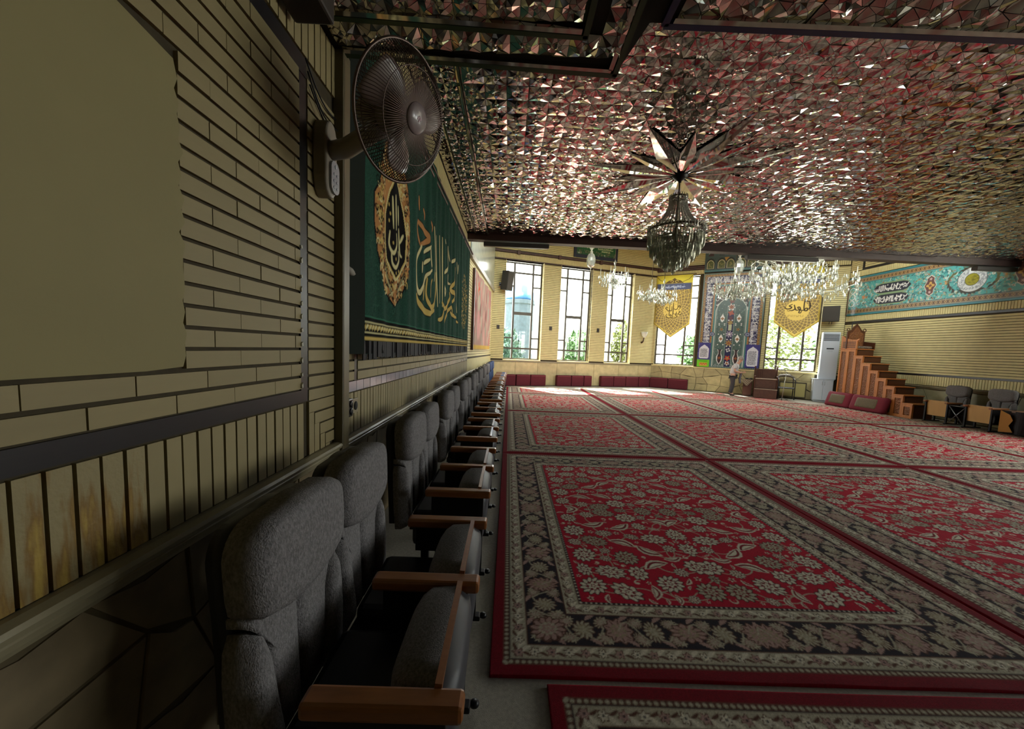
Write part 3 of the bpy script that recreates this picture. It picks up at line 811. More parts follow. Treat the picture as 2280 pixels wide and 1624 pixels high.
RUGS = [ # x, y, length scale, width scale, label
 (XS[0], 1.60, 1, 1, 'red floral rug filling the foreground, its corner beside the first pair of chairs'),
 (XS[0], 5.34, 1, 1, 'red floral rug beside the chair row, second from the camera, with a wrinkle across it'),
 (XS[0], 9.08, 1, 1, 'red floral rug beside the chair row, third from the camera'),
 (XS[0], 12.82, .52, 1, 'short red rug in the far left corner in front of the first tall window'),
 (XS[1], 1.62, 1, 1, 'red floral rug at the right edge of the photo, nearest in the second column'),
 (XS[1], 5.36, 1, 1, 'red floral rug in the second column, right behind the nearest one at the right edge'),
 (XS[1], 9.10, 1, 1, 'red floral rug below the hanging beaded chandelier, third in the second column'),
 (XS[1], 12.84, .62, 1, 'short red rug in front of the second and third tall windows'),
 (XS[2], 1.64, 1, 1, 'red floral rug whose far edge shows at the right border of the photo'),
 (XS[2], 5.38, 1, 1, 'red floral rug in the third column, nearest one reaching the right edge'),
 (XS[2], 9.12, 1, 1, 'red floral rug in the third column, in the middle of the far floor'),
 (XS[2], 12.86, .72, 1, 'short red rug in front of the window with the golden pennant, left of the niche'),
 (XS[3], 5.40, 1, 1.0, 'red floral rug at the right edge below the two separate wall chairs'),
 (XS[3], 9.14, 1, .80, 'red floral rug in front of the carved pulpit and its floor cushions'),
 (XS[3], 12.88, .46, .50, 'short red rug under the brown chest and covered armchair at the niche'),
]
for x, y, sl, sw, lab in RUGS:
    o = bpy.data.objects.new('rug', RUG_ME); COL.objects.link(o); o.location = (x, y, .001); o.scale = (sw, sl, 1)
    tag(o, lab, 'rug', 'rugs laid in rows over the hall floor')
o = bpy.data.objects.new('rug', RUG_ME); COL.objects.link(o); o.location = (.23, -2.14, .001)
tag(o, 'dark red rug cut off by the bottom edge, in front of the foreground rug', 'rug', 'rugs laid in rows over the hall floor')

# ------------------------------------------------------------------ auditorium chairs
M_FAB = mat('charcoal_fabric', lin('7f7c7c'), .95, noise=.42, nscale=130, bump=.8, bscale=260, spec=.15, stretch=(1, 1, .6))
M_FABBLUE = mat('blue_grey_fabric', lin('47577a'), .95, noise=.25, nscale=160, bump=.5, bscale=260, spec=.15)
M_ARM = mat('armrest_wood', lin('8a5428'), .38, noise=.22, nscale=9, stretch=(6, 1, 6), coat=.2)
M_BLACKMETAL = mat('black_metal', lin('1b1b1d'), .42, metal=.5)
M_SHELL = mat('grey_plastic_shell', lin('3a3b40'), .5)
M_BEECH = mat('beech_panel', lin('c89a58'), .5, noise=.10, nscale=5, stretch=(1, 1, .15))
def arc(cx, cz, rx, rz, a0, a1, n):
    return [(cx + rx*math.cos(math.radians(a0 + (a1-a0)*i/(n-1))), cz + rz*math.sin(math.radians(a0 + (a1-a0)*i/(n-1)))) for i in range(n)]
HEADREST = arc(.160, .975, .092, .092, -5, 80, 7) + arc(0, .985, .17, .092, 66, 114, 6) + arc(-.160, .975, .092, .092, 100, 185, 7) + [(-.250, .88), (-.242, .835), (-.215, .808), (-.14, .782), (-.05, .768), (.05, .768), (.14, .782), (.215, .808), (.242, .835), (.250, .88)]
def half_panel(s): return [(s*.004, .34), (s*.122, .34), (s*.150, .52), (s*.166, .68), (s*.186, .755), (s*.228, .79), (s*.228, .815), (s*.12, .82), (s*.004, .81)][::s]
def bolster(s): return [(s*.128, .35), (s*.240, .35), (s*.256, .50), (s*.256, .66), (s*.248, .735), (s*.226, .772), (s*.200, .760), (s*.180, .70), (s*.156, .52)][::s]

def seat_back(root, x, fab):
    """one padded back; local +y is the sitter's forward direction"""
    tilt = T(0, -.62, -.06) @ RX(math.radians(2.5))
    b = MB(); b.pillow([(p[0]*.90, p[1]*.985) for p in HEADREST[:20]] + [(-.22, .8), (-.22, .38), (.22, .38), (.22, .8)], -.060, .02, .05, 4); sh = b.build('back_shell', M_BLACKMETAL, root, M=T(x, 0, 0) @ tilt)
    b = MB(); b.pillow(HEADREST, .022, .046, .07, 6); b.build('headrest', fab, root, M=T(x, 0, 0) @ tilt)
    for s in (1, -1):
        b = MB(); b.pillow(half_panel(s), -.026, .034, .04, 5); b.build('back_cushion', fab, root, M=T(x, 0, 0) @ tilt)
        b = MB(); b.pillow(bolster(s), -.026, .060, .04, 5); b.build('side_bolster', fab, root, M=T(x, 0, 0) @ tilt)
def seat_folded(root, x, fab, panel):
    """tip-up seat standing folded: cushion towards the back, panel outwards"""
    out = [(-.225, .20), (.225, .20), (.235, .30), (.235, .50), (.222, .575), (.15, .592), (-.15, .592), (-.222, .575), (-.235, .50), (-.235, .30)]
    M = T(x, -.205, 0) @ RX(math.radians(-4))
    b = MB(); b.pillow(out[::-1], 0, .0, .0, 2); 
    b = MB(); b.pillow(out, 0, .15, .0, 6, M=RZ(PI)); s = b.build('seat_cushion', fab, root, M=M)
    b = MB(); b.prism([(-.232, .19), (.232, .19), (.240, .52), (.228, .592), (-.228, .592), (-.240, .52)], 0, .020, 'y'); p = b.build('seat_panel', M_ARM if panel is M_SHELL else panel, root, M=M)
    if panel is M_SHELL:
        b = MB(); b.pillow([(q[0]*.97, q[1]*.97 + .004) for q in out], .0205, .055, 0, 5); b.build('seat_shell', M_SHELL, root, M=M)
def armrest(root, x, n_leg=True):
    b = MB(); b.cbox(x - .035, x + .035, -.50, -.080, .534, .582, .012); b.build('armrest', M_ARM, root)
    b = MB(); b.cbox(x - .016, x + .016, -.46, -.15, .40, .533, .004); b.box(x - .014, x + .014, -.43, -.39, .03, .40); b.build('arm_support', M_BLACKMETAL, root)
    b = MB(); b.cbox(x - .018, x + .018, -.165, -.125, .035, .533, .005); b.build('leg', M_BLACKMETAL, root)
    b = MB(); b.cbox(x - .025, x + .025, -.55, -.10, .012, .038, .006); b.lathe([(.020, 0), (.020, .012), (.010, .02), (0, .02)], 12, M=T(x - .02, -.085, .012)); b.build('foot', M_BLACKMETAL, root)
def chair_unit(name, xs_arm, seats, fab, panel, brace=None):
    root = empty(name)
    for x in seats: seat_back(root, x, fab); seat_folded(root, x, fab, panel)
    for x in xs_arm: armrest(root, x)
    b = MB(); b.box(min(xs_arm), max(xs_arm), -.60, -.56, .30, .34); b.box(min(xs_arm), max(xs_arm), -.43, -.39, .22, .26); b.build('cross_rail', M_BLACKMETAL, root)
    for x in seats: b = MB(); b.cbox(x - .21, x + .21, -.60, -.30, .16, .40, .03); b.build('seat_shade_box', M_BLACKMETAL, root)  # black box added in place of the deep shade under each seat
    if brace:
        a, c = brace
        b = MB(); b.tube([(a, -.16, .50), (c, -.16, .06)], .010, 6); b.tube([(a, -.15, .06), (c, -.15, .50)], .010, 6); b.tube([(a, -.155, .51), (c, -.155, .51)], .010, 6); b.build('cross_brace', mat('grey_tube', lin('8a8c90'), .35, metal=.7), root)
        b = MB(); b.box(a, c, -.46, -.44, .05, .5); b.build('modesty_panel', M_DARK, root)
    return root
# left row: local +y = world +X, local x = world -Y
unit = chair_unit('auditorium_chair_pair', (0, -.52, -1.045), (-.26, -.782), M_FAB, M_SHELL)
tag(unit, 'charcoal two-seat auditorium chair with brown armrests, nearest the camera', 'chair', 'two-seat chairs along the left wall')
ULAB = ['second two-seat charcoal chair from the camera, left of the foreground rug', 'third two-seat charcoal chair from the camera, below the green hanging', 'fourth two-seat charcoal chair from the camera along the left wall',
        'fifth two-seat charcoal chair from the camera along the left wall', 'sixth two-seat charcoal chair from the camera along the left wall', 'seventh two-seat chair from the camera, below the reddish hanging',
        'eighth two-seat chair from the camera, third from the far corner', 'bluish two-seat chair, second from the far corner by the window', 'bluish two-seat chair in the far left corner by the first window']
unit.location = (0, .915, 0); unit.rotation_euler = (0, 0, -PI/2)
ys = [2.375, 3.84, 5.30, 6.76, 8.22, 9.68, 11.10, 12.45, 13.72]
src = unit
for i, y in enumerate(ys):
    c = copy_tree(src); c.location = (max(0, (y - 9.5) * .012), y, 0); c['label'] = ULAB[i]
    if i >= 7:
        for ch in c.children:
            if ch.data.materials[0] is M_FAB: 
                ch.material_slots[0].link = 'OBJECT'; ch.material_slots[0].material = M_FABBLUE
u2 = chair_unit('auditorium_chair_pair', (0, .505, .90, 1.405), (.252, 1.152), M_FAB, M_BEECH, brace=(.53, .875))
u2.rotation_euler = (0, 0, PI/2); u2.location = (11.22, 8.64, .006)
tag(u2, 'two charcoal chairs with beech seat panels joined by a crossed brace, right wall', 'chair')

# ------------------------------------------------------------------ green hanging on the left wall
GREEN, DGREEN, BLK, GOLD, COPPER, PGOLD = lin('27473a'), lin('14332a'), lin('171514'), lin('c9ae62'), lin('b5814e'), lin('d9cf98')
BX0, BX1, BZ0, BZ1 = 2.54, 8.85, 1.425, 3.66
cv = Canvas(BX1 - BX0, BZ1 - BZ0, .0085, .0060, GREEN)
def B(p): return (p[0] - BX0, p[1] - BZ0)
gx, gy = np.meshgrid(cv.X, cv.Y)
nz = RNG.standard_normal(gx.shape)
cv.im *= (1 + .16*np.sin(gx*9 + 2*np.sin(gy*2))*np.sin(gx*23 + gy*1.5) + .16*nz)[..., None]; cv.im = np.clip(cv.im, 0, 1)
rr = random.Random(11)
for k in range(260):                                    # tone-on-tone damask
    x, z = rr.uniform(0, cv.w), rr.uniform(.28, cv.h); an = rr.uniform(0, 6.3)
    cv.stroke([(x + .05*math.cos(an + t)*t/3, z + .05*math.sin(an + t)*t/3) for t in np.linspace(0, 4, 8)], .010, lin('315646'))
W_ = cv.w
for z0, z1, c in ((0, .095, BLK), (.095, .120, GOLD), (.120, .142, BLK), (.142, .153, PGOLD), (.153, .213, BLK), (.213, .224, PGOLD), (.224, .252, BLK), (.252, .260, lin('3f7a5e'))): cv.rect(0, W_, z0, z1, c)
a = .03
while a < W_: 
    cv.rose(a, .183, .025, 5, GOLD, .3, a*7); cv.leaf(a + .03, .184, .055, .024, .6, PGOLD); a += .062
# oval medallion
mo = [(2.84, 2.656), (2.75, 2.556), (2.75, 2.449), (2.75, 2.357), (2.78, 2.272), (2.82, 2.168), (2.90, 2.042), (2.97, 1.932), (3.10, 1.895), (3.25, 1.825), (3.41, 1.915), (3.53, 2.047), (3.63, 2.232), (3.65, 2.404), (3.67, 2.578), (3.63, 2.729), (3.56, 2.90), (3.46, 3.02), (3.22, 3.14), (3.0, 3.02), (2.88, 2.86)]
cv.poly([B((3.22 + (x-3.22)*1.05, 2.46 + (z-2.46)*1.03)) for x, z in mo], BLK); cv.poly([B(p) for p in mo], COPPER)
for k in range(520):
    an = rr.uniform(0, 6.28); q = rr.uniform(.60, .98); x, z = 3.22 + .45*q*math.cos(an), 2.46 + .62*q*math.sin(an)
    s = rr.choice((-1, 1)); r0 = rr.uniform(.018, .04)
    cv.stroke([B((x + r0*(1 - t*.25)*math.cos(an + s*t*1.5), z + r0*(1 - t*.25)*math.sin(an + s*t*1.5))) for t in np.linspace(0, 3.2, 9)], rr.choice((.010, .014)), (BLK, PGOLD, BLK, GOLD, COPPER)[k % 5])
for s in (-1, 1):
    for t in range(5): cv.stroke([B((3.25 + s*(.03 + .02*t), 1.87 + .03*t)), B((3.25 + s*(.12 + .03*t), 1.96 + .045*t)), B((3.25 + s*(.2 + .02*t), 1.97 + .07*t))], .013, PGOLD if t % 2 else BLK)
mi = [(3.24, 2.86), (3.12, 2.70), (3.02, 2.495), (3.02, 2.312), (3.07, 2.182), (3.18, 2.11), (3.27, 2.06), (3.38, 2.12), (3.50, 2.25), (3.52, 2.463), (3.45, 2.65), (3.34, 2.80)]
cv.poly([B((3.27 + (x-3.27)*1.12, 2.46 + (z-2.46)*1.07)) for x, z in mi], PGOLD); cv.poly([B((3.27 + (x-3.27)*1.06, 2.46 + (z-2.46)*1.035)) for x, z in mi], GOLD); cv.poly([B(p) for p in mi], BLK)
def pen(pts, w0, c, n=6, nib=True):
    """smooth pen stroke with a broad-nib swell"""
    P = [np.array(B(p)) for p in pts]; out = []
    if len(P) == 2: P = [P[0], (P[0]+P[1])/2, P[1]]
    for i in range(len(P)-1):
        p0 = P[max(i-1, 0)]; p1 = P[i]; p2 = P[i+1]; p3 = P[min(i+2, len(P)-1)]
        for t in np.linspace(0, 1, n, endpoint=False):
            out.append(.5*((2*p1) + (-p0+p2)*t + (2*p0-5*p1+4*p2-p3)*t*t + (-p0+3*p1-3*p2+p3)*t**3))
    out.append(P[-1]); m = len(out)
    ws = [w0 * (.55 + .45*math.sin(PI*min(1, (i+1)/m*1.05))) for i in range(m)]
    cv.stroke(out, ws, c)
for pts in ([(3.13, 2.40), (3.12, 2.295), (3.21, 2.25), (3.29, 2.33), (3.28, 2.42)], [(3.17, 2.24), (3.19, 2.165), (3.27, 2.145), (3.36, 2.22), (3.34, 2.29)], [(3.35, 2.48), (3.38, 2.30), (3.43, 2.27)], [(3.17, 2.68), (3.20, 2.45)], [(3.25, 2.72), (3.27, 2.46)], [(3.33, 2.66), (3.34, 2.52)], [(3.46, 2.46), (3.39, 2.38)]):
    pen(pts, .034, PGOLD)
for x, z in ((3.1, 2.60), (3.13, 2.54), (3.11, 2.48), (3.2, 2.33), (3.27, 2.215), (3.28, 2.10), (3.36, 2.13)): cv.rose(*B((x, z)), .014, 0, GOLD)
STROKES = {'S1a': [(4.04, 2.776), (4.0, 2.709), (4.08, 2.618), (4.15, 2.563)], 'S1b': [(4.04, 2.776), (4.3, 2.765), (4.52, 2.743), (4.4, 2.669), (4.18, 2.587)], 'S2': [(4.19, 2.565), (4.11, 2.481), (4.02, 2.387), (4.0, 2.293), (4.06, 2.122), (4.15, 2.065), (4.23, 2.111), (4.31, 2.181), (4.41, 2.288), (4.57, 2.36), (4.74, 2.421)], 'S3': [(4.05, 2.028), (4.14, 1.956), (4.38, 1.895), (4.64, 1.889), (4.91, 1.953)], 'S4': [(4.46, 2.267), (4.43, 2.101), (4.53, 2.003), (4.77, 1.972), (4.95, 2.065), (5.07, 2.207), (5.05, 2.442)], 'S5a': [(4.79, 2.948), (4.86, 2.752), (4.93, 2.54), (4.87, 2.319)], 'S5b': [(5.0, 2.902), (5.09, 2.45), (5.18, 2.034)], 'S5c': [(5.18, 2.954), (5.28, 2.44), (5.29, 2.095)], 'S5d': [(5.41, 2.996), (5.43, 2.591), (5.47, 2.066)], 'S6': [(5.46, 2.115), (5.66, 2.048), (5.97, 2.135), (6.17, 2.27), (6.15, 2.352)], 'S7': [(6.41, 2.243), (6.71, 2.403), (6.19, 2.413), (6.55, 2.587), (6.66, 2.846)], 'S8a': [(5.55, 2.552), (5.81, 2.642), (5.95, 2.753)], 'S8b': [(6.3, 2.87), (6.63, 2.989)], 'S9a': [(5.23, 1.859), (5.46, 1.89), (5.55, 2.012)], 'S9b': [(5.69, 1.855), (5.91, 1.993), (6.33, 2.147), (6.44, 2.071)], 'S9c': [(6.25, 2.053), (6.55, 2.021), (7.05, 2.031)], 'S9d': [(7.06, 1.967), (7.19, 1.951)], 'S10a': [(4.05, 3.021), (4.06, 2.97), (4.08, 2.912)], 'S10b': [(4.24, 2.963), (4.32, 2.944), (4.32, 2.891)], 'S10c': [(4.61, 2.951), (4.7, 2.93), (4.68, 2.871)], 'S11a': [(4.6, 2.633), (4.65, 2.543), (4.72, 2.475)], 'S11b': [(4.3, 2.527), (4.64, 2.684)], 'S11c': [(4.31, 2.409), (4.55, 2.51)], 'S11d': [(4.24, 2.4), (4.23, 2.302)], 'S12a': [(4.62, 2.088), (4.66, 2.22), (4.76, 2.311)], 'S12b': [(4.3, 2.014), (4.35, 2.169)], 'S13': [(5.63, 2.377), (5.59, 2.295), (5.71, 2.261), (5.76, 2.334), (5.63, 2.377)], 'S14a': [(6.8, 2.967), (6.89, 2.817)], 'S14b': [(7.09, 2.984), (7.06, 2.835)], 'S14c': [(5.96, 2.968), (6.12, 2.843)], 'S14d': [(5.59, 3.023), (5.67, 2.995)], 'S14e': [(5.81, 2.981), (5.87, 2.735)], 'S15': [(6.89, 2.802), (6.91, 2.43), (7.09, 2.132)], 'S16': [(6.02, 2.605), (6.0, 2.492), (6.18, 2.495)]}
WID = {'S1b': .075, 'S2': .06, 'S3': .075, 'S4': .07, 'S6': .07, 'S11a': .085, 'S7': .08, 'S9a': .06, 'S9b': .06, 'S9c': .06, 'S13': .06, 'S10b': .05, 'S10c': .05, 'S8a': .06, 'S8b': .06, 'S1a': .05}
for k, p in STROKES.items(): pen(p, WID.get(k, .045) + .028, BLK)
for k, p in STROKES.items(): pen(p, WID.get(k, .045), COPPER if k in ('S1a', 'S1b', 'S10a', 'S10b', 'S10c') else (GOLD if p[0][1] < 2.3 else PGOLD))
for k in range(500):
    q, an = math.sqrt(rr.random()), rr.uniform(0, 6.28); x, z = 8.05 + .48*q*math.cos(an), 2.44 + .58*q*math.sin(an)
    cv.rose(*B((x, z)), rr.uniform(.008, .018), 0, GOLD if k % 2 else lin('8a7a42'))
fold = lambda x, z: .070 + .012*np.sin(x*6.5 + .8*np.sin(z*2))*(1 - .55*z/2.2) + .006*np.sin(x*19 + z)
me = cv.mesh('green_hanging', 'xz', fold); me.materials.append(mat_paint('velvet', .95, .05)); me.polygons.foreach_set('use_smooth', [True]*len(me.polygons))
hang = link('green_hanging', me, None, None, FL @ T(BX0, 0, BZ0))
tag(hang, 'long dark green hanging with gold calligraphy and an oval medallion, left wall', 'hanging')
b = MB()
zs = np.linspace(0, 2.1, 22)
for i in range(len(zs)-1):
    w0, w1 = .012*math.sin(zs[i]*5), .012*math.sin(zs[i+1]*5)
    b.add([(-.006 + w0, -.085, zs[i]), (-.13 + w0*.6, -.012, zs[i]), (-.13 + w1*.6, -.012, zs[i+1]), (-.006 + w1, -.085, zs[i+1])], [(0, 1, 2, 3)])
b.build('side_fold', mat('hanging_side_shaded', lin('121b10'), .9), hang)  # shadow on the turned side is put into this darker cloth colour
n = 150; b = MB()
for i in range(n):
    x0 = (BX1-BX0)*i/n; x1 = (BX1-BX0)*(i+.92)/n; d = .072 + .012*math.sin(x0*6.5) + rr.uniform(-.006, .006)
    b.box(x0, x1, -d - .004, -d + .004, -.03 + rr.uniform(-.012, .006), .09)
stuff(b.build('fringe', mat('black_fringe', lin('1c1a1c'), .8), hang))
# framed reddish hanging further on
cw, ch = 3.95, 2.1
c2 = Canvas(cw, ch, .03, .02, lin('a98377'))
for k in range(120):
    x, z = rr.uniform(0, cw), rr.uniform(.2, ch); c2.leaf(x, z, rr.uniform(.3, .9), rr.uniform(.1, .3), PI/2 + rr.uniform(-.3, .3), lin(rr.choice(('b77d74', 'c79a8c', '8f5b54', '9c9a86', 'b0a58e'))))
c2.rose(.9, 1.75, .22, 5, lin('c4553a'), .3); c2.rect(0, cw, 0, .12, lin('c9a445')); c2.leaf(1.0, .7, .9, .6, PI/2, lin('c9918b'))
me = c2.mesh('red_hanging', 'xz', lambda x, z: .05 + .012*np.sin(x*5)); me.materials.append(mat_paint('hanging_cloth', .85, .15))
h2 = tag(link('red_hanging', me, None, None, FL2 @ T(.55, 0, 1.45)), 'pinkish red hanging with pale figures and a golden lower edge, far left wall', 'hanging')
b = MB(); b.box(-.08, -.02, -.07, .0, -.02, ch + .02); b.build('edge_batten', M_DARKWOOD, h2)

# ------------------------------------------------------------------ wall fittings on the left
M_TRUNK = mat('trunking', lin('5c533a'), .5, noise=.1, nscale=6)
b = MB(); b.cbox(2.288, 2.384, -.052, .012, .80, 3.148, .006); t = b.build('cable_trunking', M_TRUNK, None, FL)
tag(t, 'upright olive cable trunking running from the ledge up to the mirror soffit', 'trunking')
b = MB(); b.box(2.30, 2.372, -.0535, -.0525, .86, 3.1); b.build('trunking_lid', mat('trunking_lid', lin('5f553a'), .45), t)
b = MB(); b.tube([(2.385, -.03, 1.96), (2.42, -.035, 1.945), (2.47, -.03, 1.94), (2.52, -.03, 1.925), (2.55, -.02, 1.93)], [.016, .024, .02, .018, .008], 8); o = b.build('cable_sleeve', mat('pale_tape', lin('9a9486'), .7), None, FL)
tag(o, 'pale taped cable sleeve leaving the upright trunking', 'cable')
M_BAKE = mat('brown_plastic', lin('2a2420'), .35)
b = MB(); b.cbox(2.40, 2.475, -.04, .0, 1.015, 1.135, .008); so = b.build('wall_socket', M_BAKE, None, FL)
tag(so, 'dark brown wall socket beside the trunking above the ledge', 'socket')
b = MB(); b.lathe([(.022, 0), (.022, .006), (.012, .008), (0, .008)], 16, M=T(2.437, -.040, 1.10) @ RX(PI/2)); b.lathe([(.022, 0), (.022, .006), (.012, .008), (0, .008)], 16, M=T(2.437, -.040, 1.052) @ RX(PI/2)); b.build('socket_face', M_BLACKMETAL, so)
b = MB(); b.cbox(2.525, 2.615, -.016, .0, 1.02, 1.12, .004); so = b.build('socket_plate', mat('beige_plate', lin('8d8064'), .5), None, FL)
tag(so, 'beige wall plate with a round dark hole right of the dark socket', 'socket')
b = MB(); b.lathe([(.030, 0), (.030, .003), (0, .003)], 20, M=T(2.57, -.016, 1.07) @ RX(PI/2)); b.build('hole', M_DARK, so)
for k, (z0, sag) in enumerate(((2.86, .16), (2.80, .20), (2.74, .14))):
    b = MB(); b.tube([(1.96 + .32*t, -.012 - .01*k, z0 - .10*t - sag*math.sin(PI*t)*.3) for t in np.linspace(0, 1, 9)], .0045, 6)
    tag(b.build('cable', M_BLACKMETAL, None, FL), '%s of three thin dark cables drooping across the bricks above the wall fan base' % ('topmost', 'middle', 'lowest')[k], 'cable', 'thin cables above the wall fan')

# ------------------------------------------------------------------ wall fan
M_FANBODY = mat('fan_grey', lin('8d8474'), .5); M_FANBLADE = mat('fan_blade', lin('8d7b74'), .35, coat=.3); M_WIRE = mat('fan_wire', lin('5a4a42'), .38, metal=.6); M_PANEL = mat('fan_panel', lin('8d939a'), .3)
fan = empty('wall_fan', M=FL @ T(2.10, 0, 2.46)); tag(fan, 'grey caged wall fan with an oval button panel on its base', 'fan')
b = MB(); o_ = arc(.0, .10, .062, .09, 0, 180, 9) + arc(.0, -.10, .062, .10, 180, 360, 9)
b.prism(o_, -.075, 0, 'y'); base = b.build('base', M_FANBODY, fan); bv = base.modifiers.new('bevel', 'BEVEL'); bv.width = .012; bv.segments = 3; bv.limit_method = 'ANGLE'
b = MB(); b.prism(arc(0, -.045, .046, .04, 0, 180, 8) + arc(0, -.135, .046, .04, 180, 360, 8), -.088, -.072, 'y', M=T(.012, 0, 0)); pn = b.build('control_panel', M_PANEL, fan)
M_BUTTON = mat('button_grey', lin('a9adb0'), .4)
for x_, z_, q_ in [(-.006 + j*.034, -.075 - i*.034, .007) for i in range(3) for j in range(2)] + [(.012, -.035, .010)]:
    b = MB(); b.lathe([(q_, 0), (q_, .003), (0, .003)], 10, M=T(x_, -.088, z_) @ RX(PI/2)); b.build('button', M_BUTTON, pn)
HC = Vector((-.530, 1.86, 2.555)); AX = Vector((.86, -.41, -.30)).normalized()
HQ = AX.to_track_quat('Z', 'Y').to_matrix().to_4x4(); HM = T(*HC) @ HQ
WM = fan.matrix_world.inverted() if False else (FL @ T(2.10, 0, 2.46)).inverted()
HM = WM @ HM
hb = WM @ (HC - AX * .17)
b = MB(); b.tube([(0, -.06, .04), (-.02, -.16, .05), tuple(hb + Vector((.03, .0, -.05))), tuple(hb)], [.045, .048, .045, .04], 12); b.build('arm', M_FANBODY, fan)
b = MB(); b.lathe([(0, -.27), (.05, -.265), (.075, -.23), (.08, -.10), (.06, -.06), (0, -.06)], 20, M=HM); b.build('motor_housing', M_FANBODY, fan)
RF = .275
def cage(n, prof, rings, r=.0019):
    b = MB()
    for k in range(n):
        a = 2*PI*k/n; b.tube([HM @ Vector((q*math.cos(a), q*math.sin(a), z)) for q, z in prof], r, 4, caps=False)
    for q, z, rw in rings: b.tube([HM @ Vector((q*math.cos(2*PI*i/48), q*math.sin(2*PI*i/48), z)) for i in range(48)], rw, 6, closed=True)
    return b
front = [(.06, .075), (.12, .078), (.18, .070), (.23, .046), (.254, .015), (RF, -.01)]
back = [(.07, -.105), (.14, -.105), (.20, -.09), (.245, -.055), (RF, -.01)]
stuff(cage(110, front, [(RF, -.01, .007), (.19, .066, .002)]).build('front_grille', M_WIRE, fan))
stuff(cage(90, back, [(RF - .004, -.018, .006), (.16, -.102, .002)]).build('rear_grille', M_WIRE, fan))
b = MB(); b.lathe([(0, .094), (.045, .091), (.062, .082), (.066, .072), (.05, .068)], 28, M=HM); badge = b.build('hub_badge', mat('hub_badge', lin('8d7f80'), .25, coat=.4), fan)
b = MB(); b.box(-.012, .012, -.006, .006, .093, .0952, M=HM); b.box(-.004, .004, -.012, .012, .093, .0952, M=HM); b.build('badge_mark', mat('badge_red', lin('7c3a40'), .4), badge)
for k in range(3):
    b = MB(); vs = []; fs = []; n1, n2 = 8, 10
    for i in range(n1+1):
        q = .045 + (.235-.045)*i/n1; wd = .36 + .50*math.sin(PI*min(1, .15 + i/n1*.75))
        for j in range(n2+1):
            a = 2*PI*k/3 + .5 + wd*(j/n2 - .5)*1.5 + .25*i/n1; vs.append(HM @ Vector((q*math.cos(a), q*math.sin(a), .022 - .07*(j/n2)*(.4 + .6*q/.28) + .012*math.sin(PI*j/n2))))
    for i in range(n1):
        for j in range(n2): fs.append((i*(n2+1)+j, (i+1)*(n2+1)+j, (i+1)*(n2+1)+j+1, i*(n2+1)+j+1))
    b.add(vs, fs, True); bl = b.build('blade', M_FANBLADE, fan); sd = bl.modifiers.new('solid', 'SOLIDIFY'); sd.thickness = .003
b = MB(); b.lathe([(.05, -.06), (.052, .03), (.03, .045), (0, .047)], 20, M=HM); b.build('hub', M_FANBLADE, fan)
# dark loudspeaker at the very top edge, on the wall above the strips
b = MB(); b.cbox(1.62, 1.86, -.20, -.02, 2.93, 3.12, .012); sp = b.build('wall_speaker', mat('brown_speaker', lin('2b2119'), .6), None, FL)
tag(sp, 'dark brown box speaker cut by the top edge, under the mirror soffit', 'speaker')
b = MB(); b.box(1.72, 1.76, -.02, .01, 3.0, 3.06); b.build('bracket', M_BLACKMETAL, sp)

# ------------------------------------------------------------------ tiled niche board
TEAL, DTEAL, NAVY, WHITE, OCHRE, RUST, TGREEN = lin('4b8a88'), lin('2f5052'), lin('2b2a4c'), lin('e0e0da'), lin('a08448'), lin('8f5634'), lin('546c64')
M_TILEPAINT = mat_paint('glazed_tiles', .28, .5)
NW, NH = 2.28, 3.98                                     # board on the far wall, u 1.93..4.21, z 1.06..5.04
cv = Canvas(NW, NH, .0115, .0115, OCHRE)
r = random.Random(21)
def frame_band(x0, z0, x1, z1, t, c):                   # left, right and top bars
    cv.rect(x0, x0+t, z0, z1, c); cv.rect(x1-t, x1, z0, z1, c); cv.rect(x0, x1, z1-t, z1, c)
def studs(x0, z0, x1, z1, step, c, rad, three=True):
    z = z0
    while z < z1: cv.rose(x0, z, rad, 0, c); cv.rose(x1, z, rad, 0, c); z += step
    x = x0
    while x < x1: cv.rose(x, z1, rad, 0, c); x += step
frame_band(0, 0, NW, NH, .06, DTEAL); studs(.03, .02, NW-.03, NH-.03, .05, lin('9fb0a0'), .013)
frame_band(.06, 0, NW-.06, NH-.06, .085, OCHRE)
z = .05
while z < NH - .1:
    for x in (.10, NW-.10): cv.leaf(x, z, .10, .035, r.choice((.7, -.7, 2.2)), RUST); cv.rose(x, z + .05, .016, 0, DTEAL)
    z += .11
x = .12
while x < NW - .1: cv.leaf(x, NH-.10, .10, .035, r.choice((.7, -.7)), RUST); x += .11
frame_band(.145, 0, NW-.145, NH-.145, .29, NAVY)
script_band(cv, .160, .425, .1, NH-.44, WHITE, 5, .022, True, 1.5); script_band(cv, .160, .425, .12, NH-.44, lin('b9b9c8'), 15, .013, True, 1.6)
script_band(cv, NW-.425, NW-.160, .1, NH-.44, WHITE, 6, .022, True, 1.5); script_band(cv, NW-.425, NW-.160, .12, NH-.44, lin('b9b9c8'), 16, .013, True, 1.6)
script_band(cv, .17, NW-.17, NH-.425, NH-.155, WHITE, 7, .022, False, 1.5); script_band(cv, .17, NW-.17, NH-.42, NH-.16, lin('b9b9c8'), 17, .013, False, 1.6)
IX0, IX1, IZ1 = .435, NW - .435, NH - .435
frame_band(IX0, 0, IX1, IZ1, .06, lin('a5763f'))
z = .05
while z < IZ1: cv.leaf(IX0+.03, z, .08, .025, r.choice((.8, 2.3)), RUST); cv.leaf(IX1-.03, z, .08, .025, r.choice((.8, 2.3)), RUST); z += .09
frame_band(IX0+.06, 0, IX1-.06, IZ1-.06, .055, TEAL); studs(IX0+.087, .02, IX1-.087, IZ1-.087, .045, DTEAL, .012)
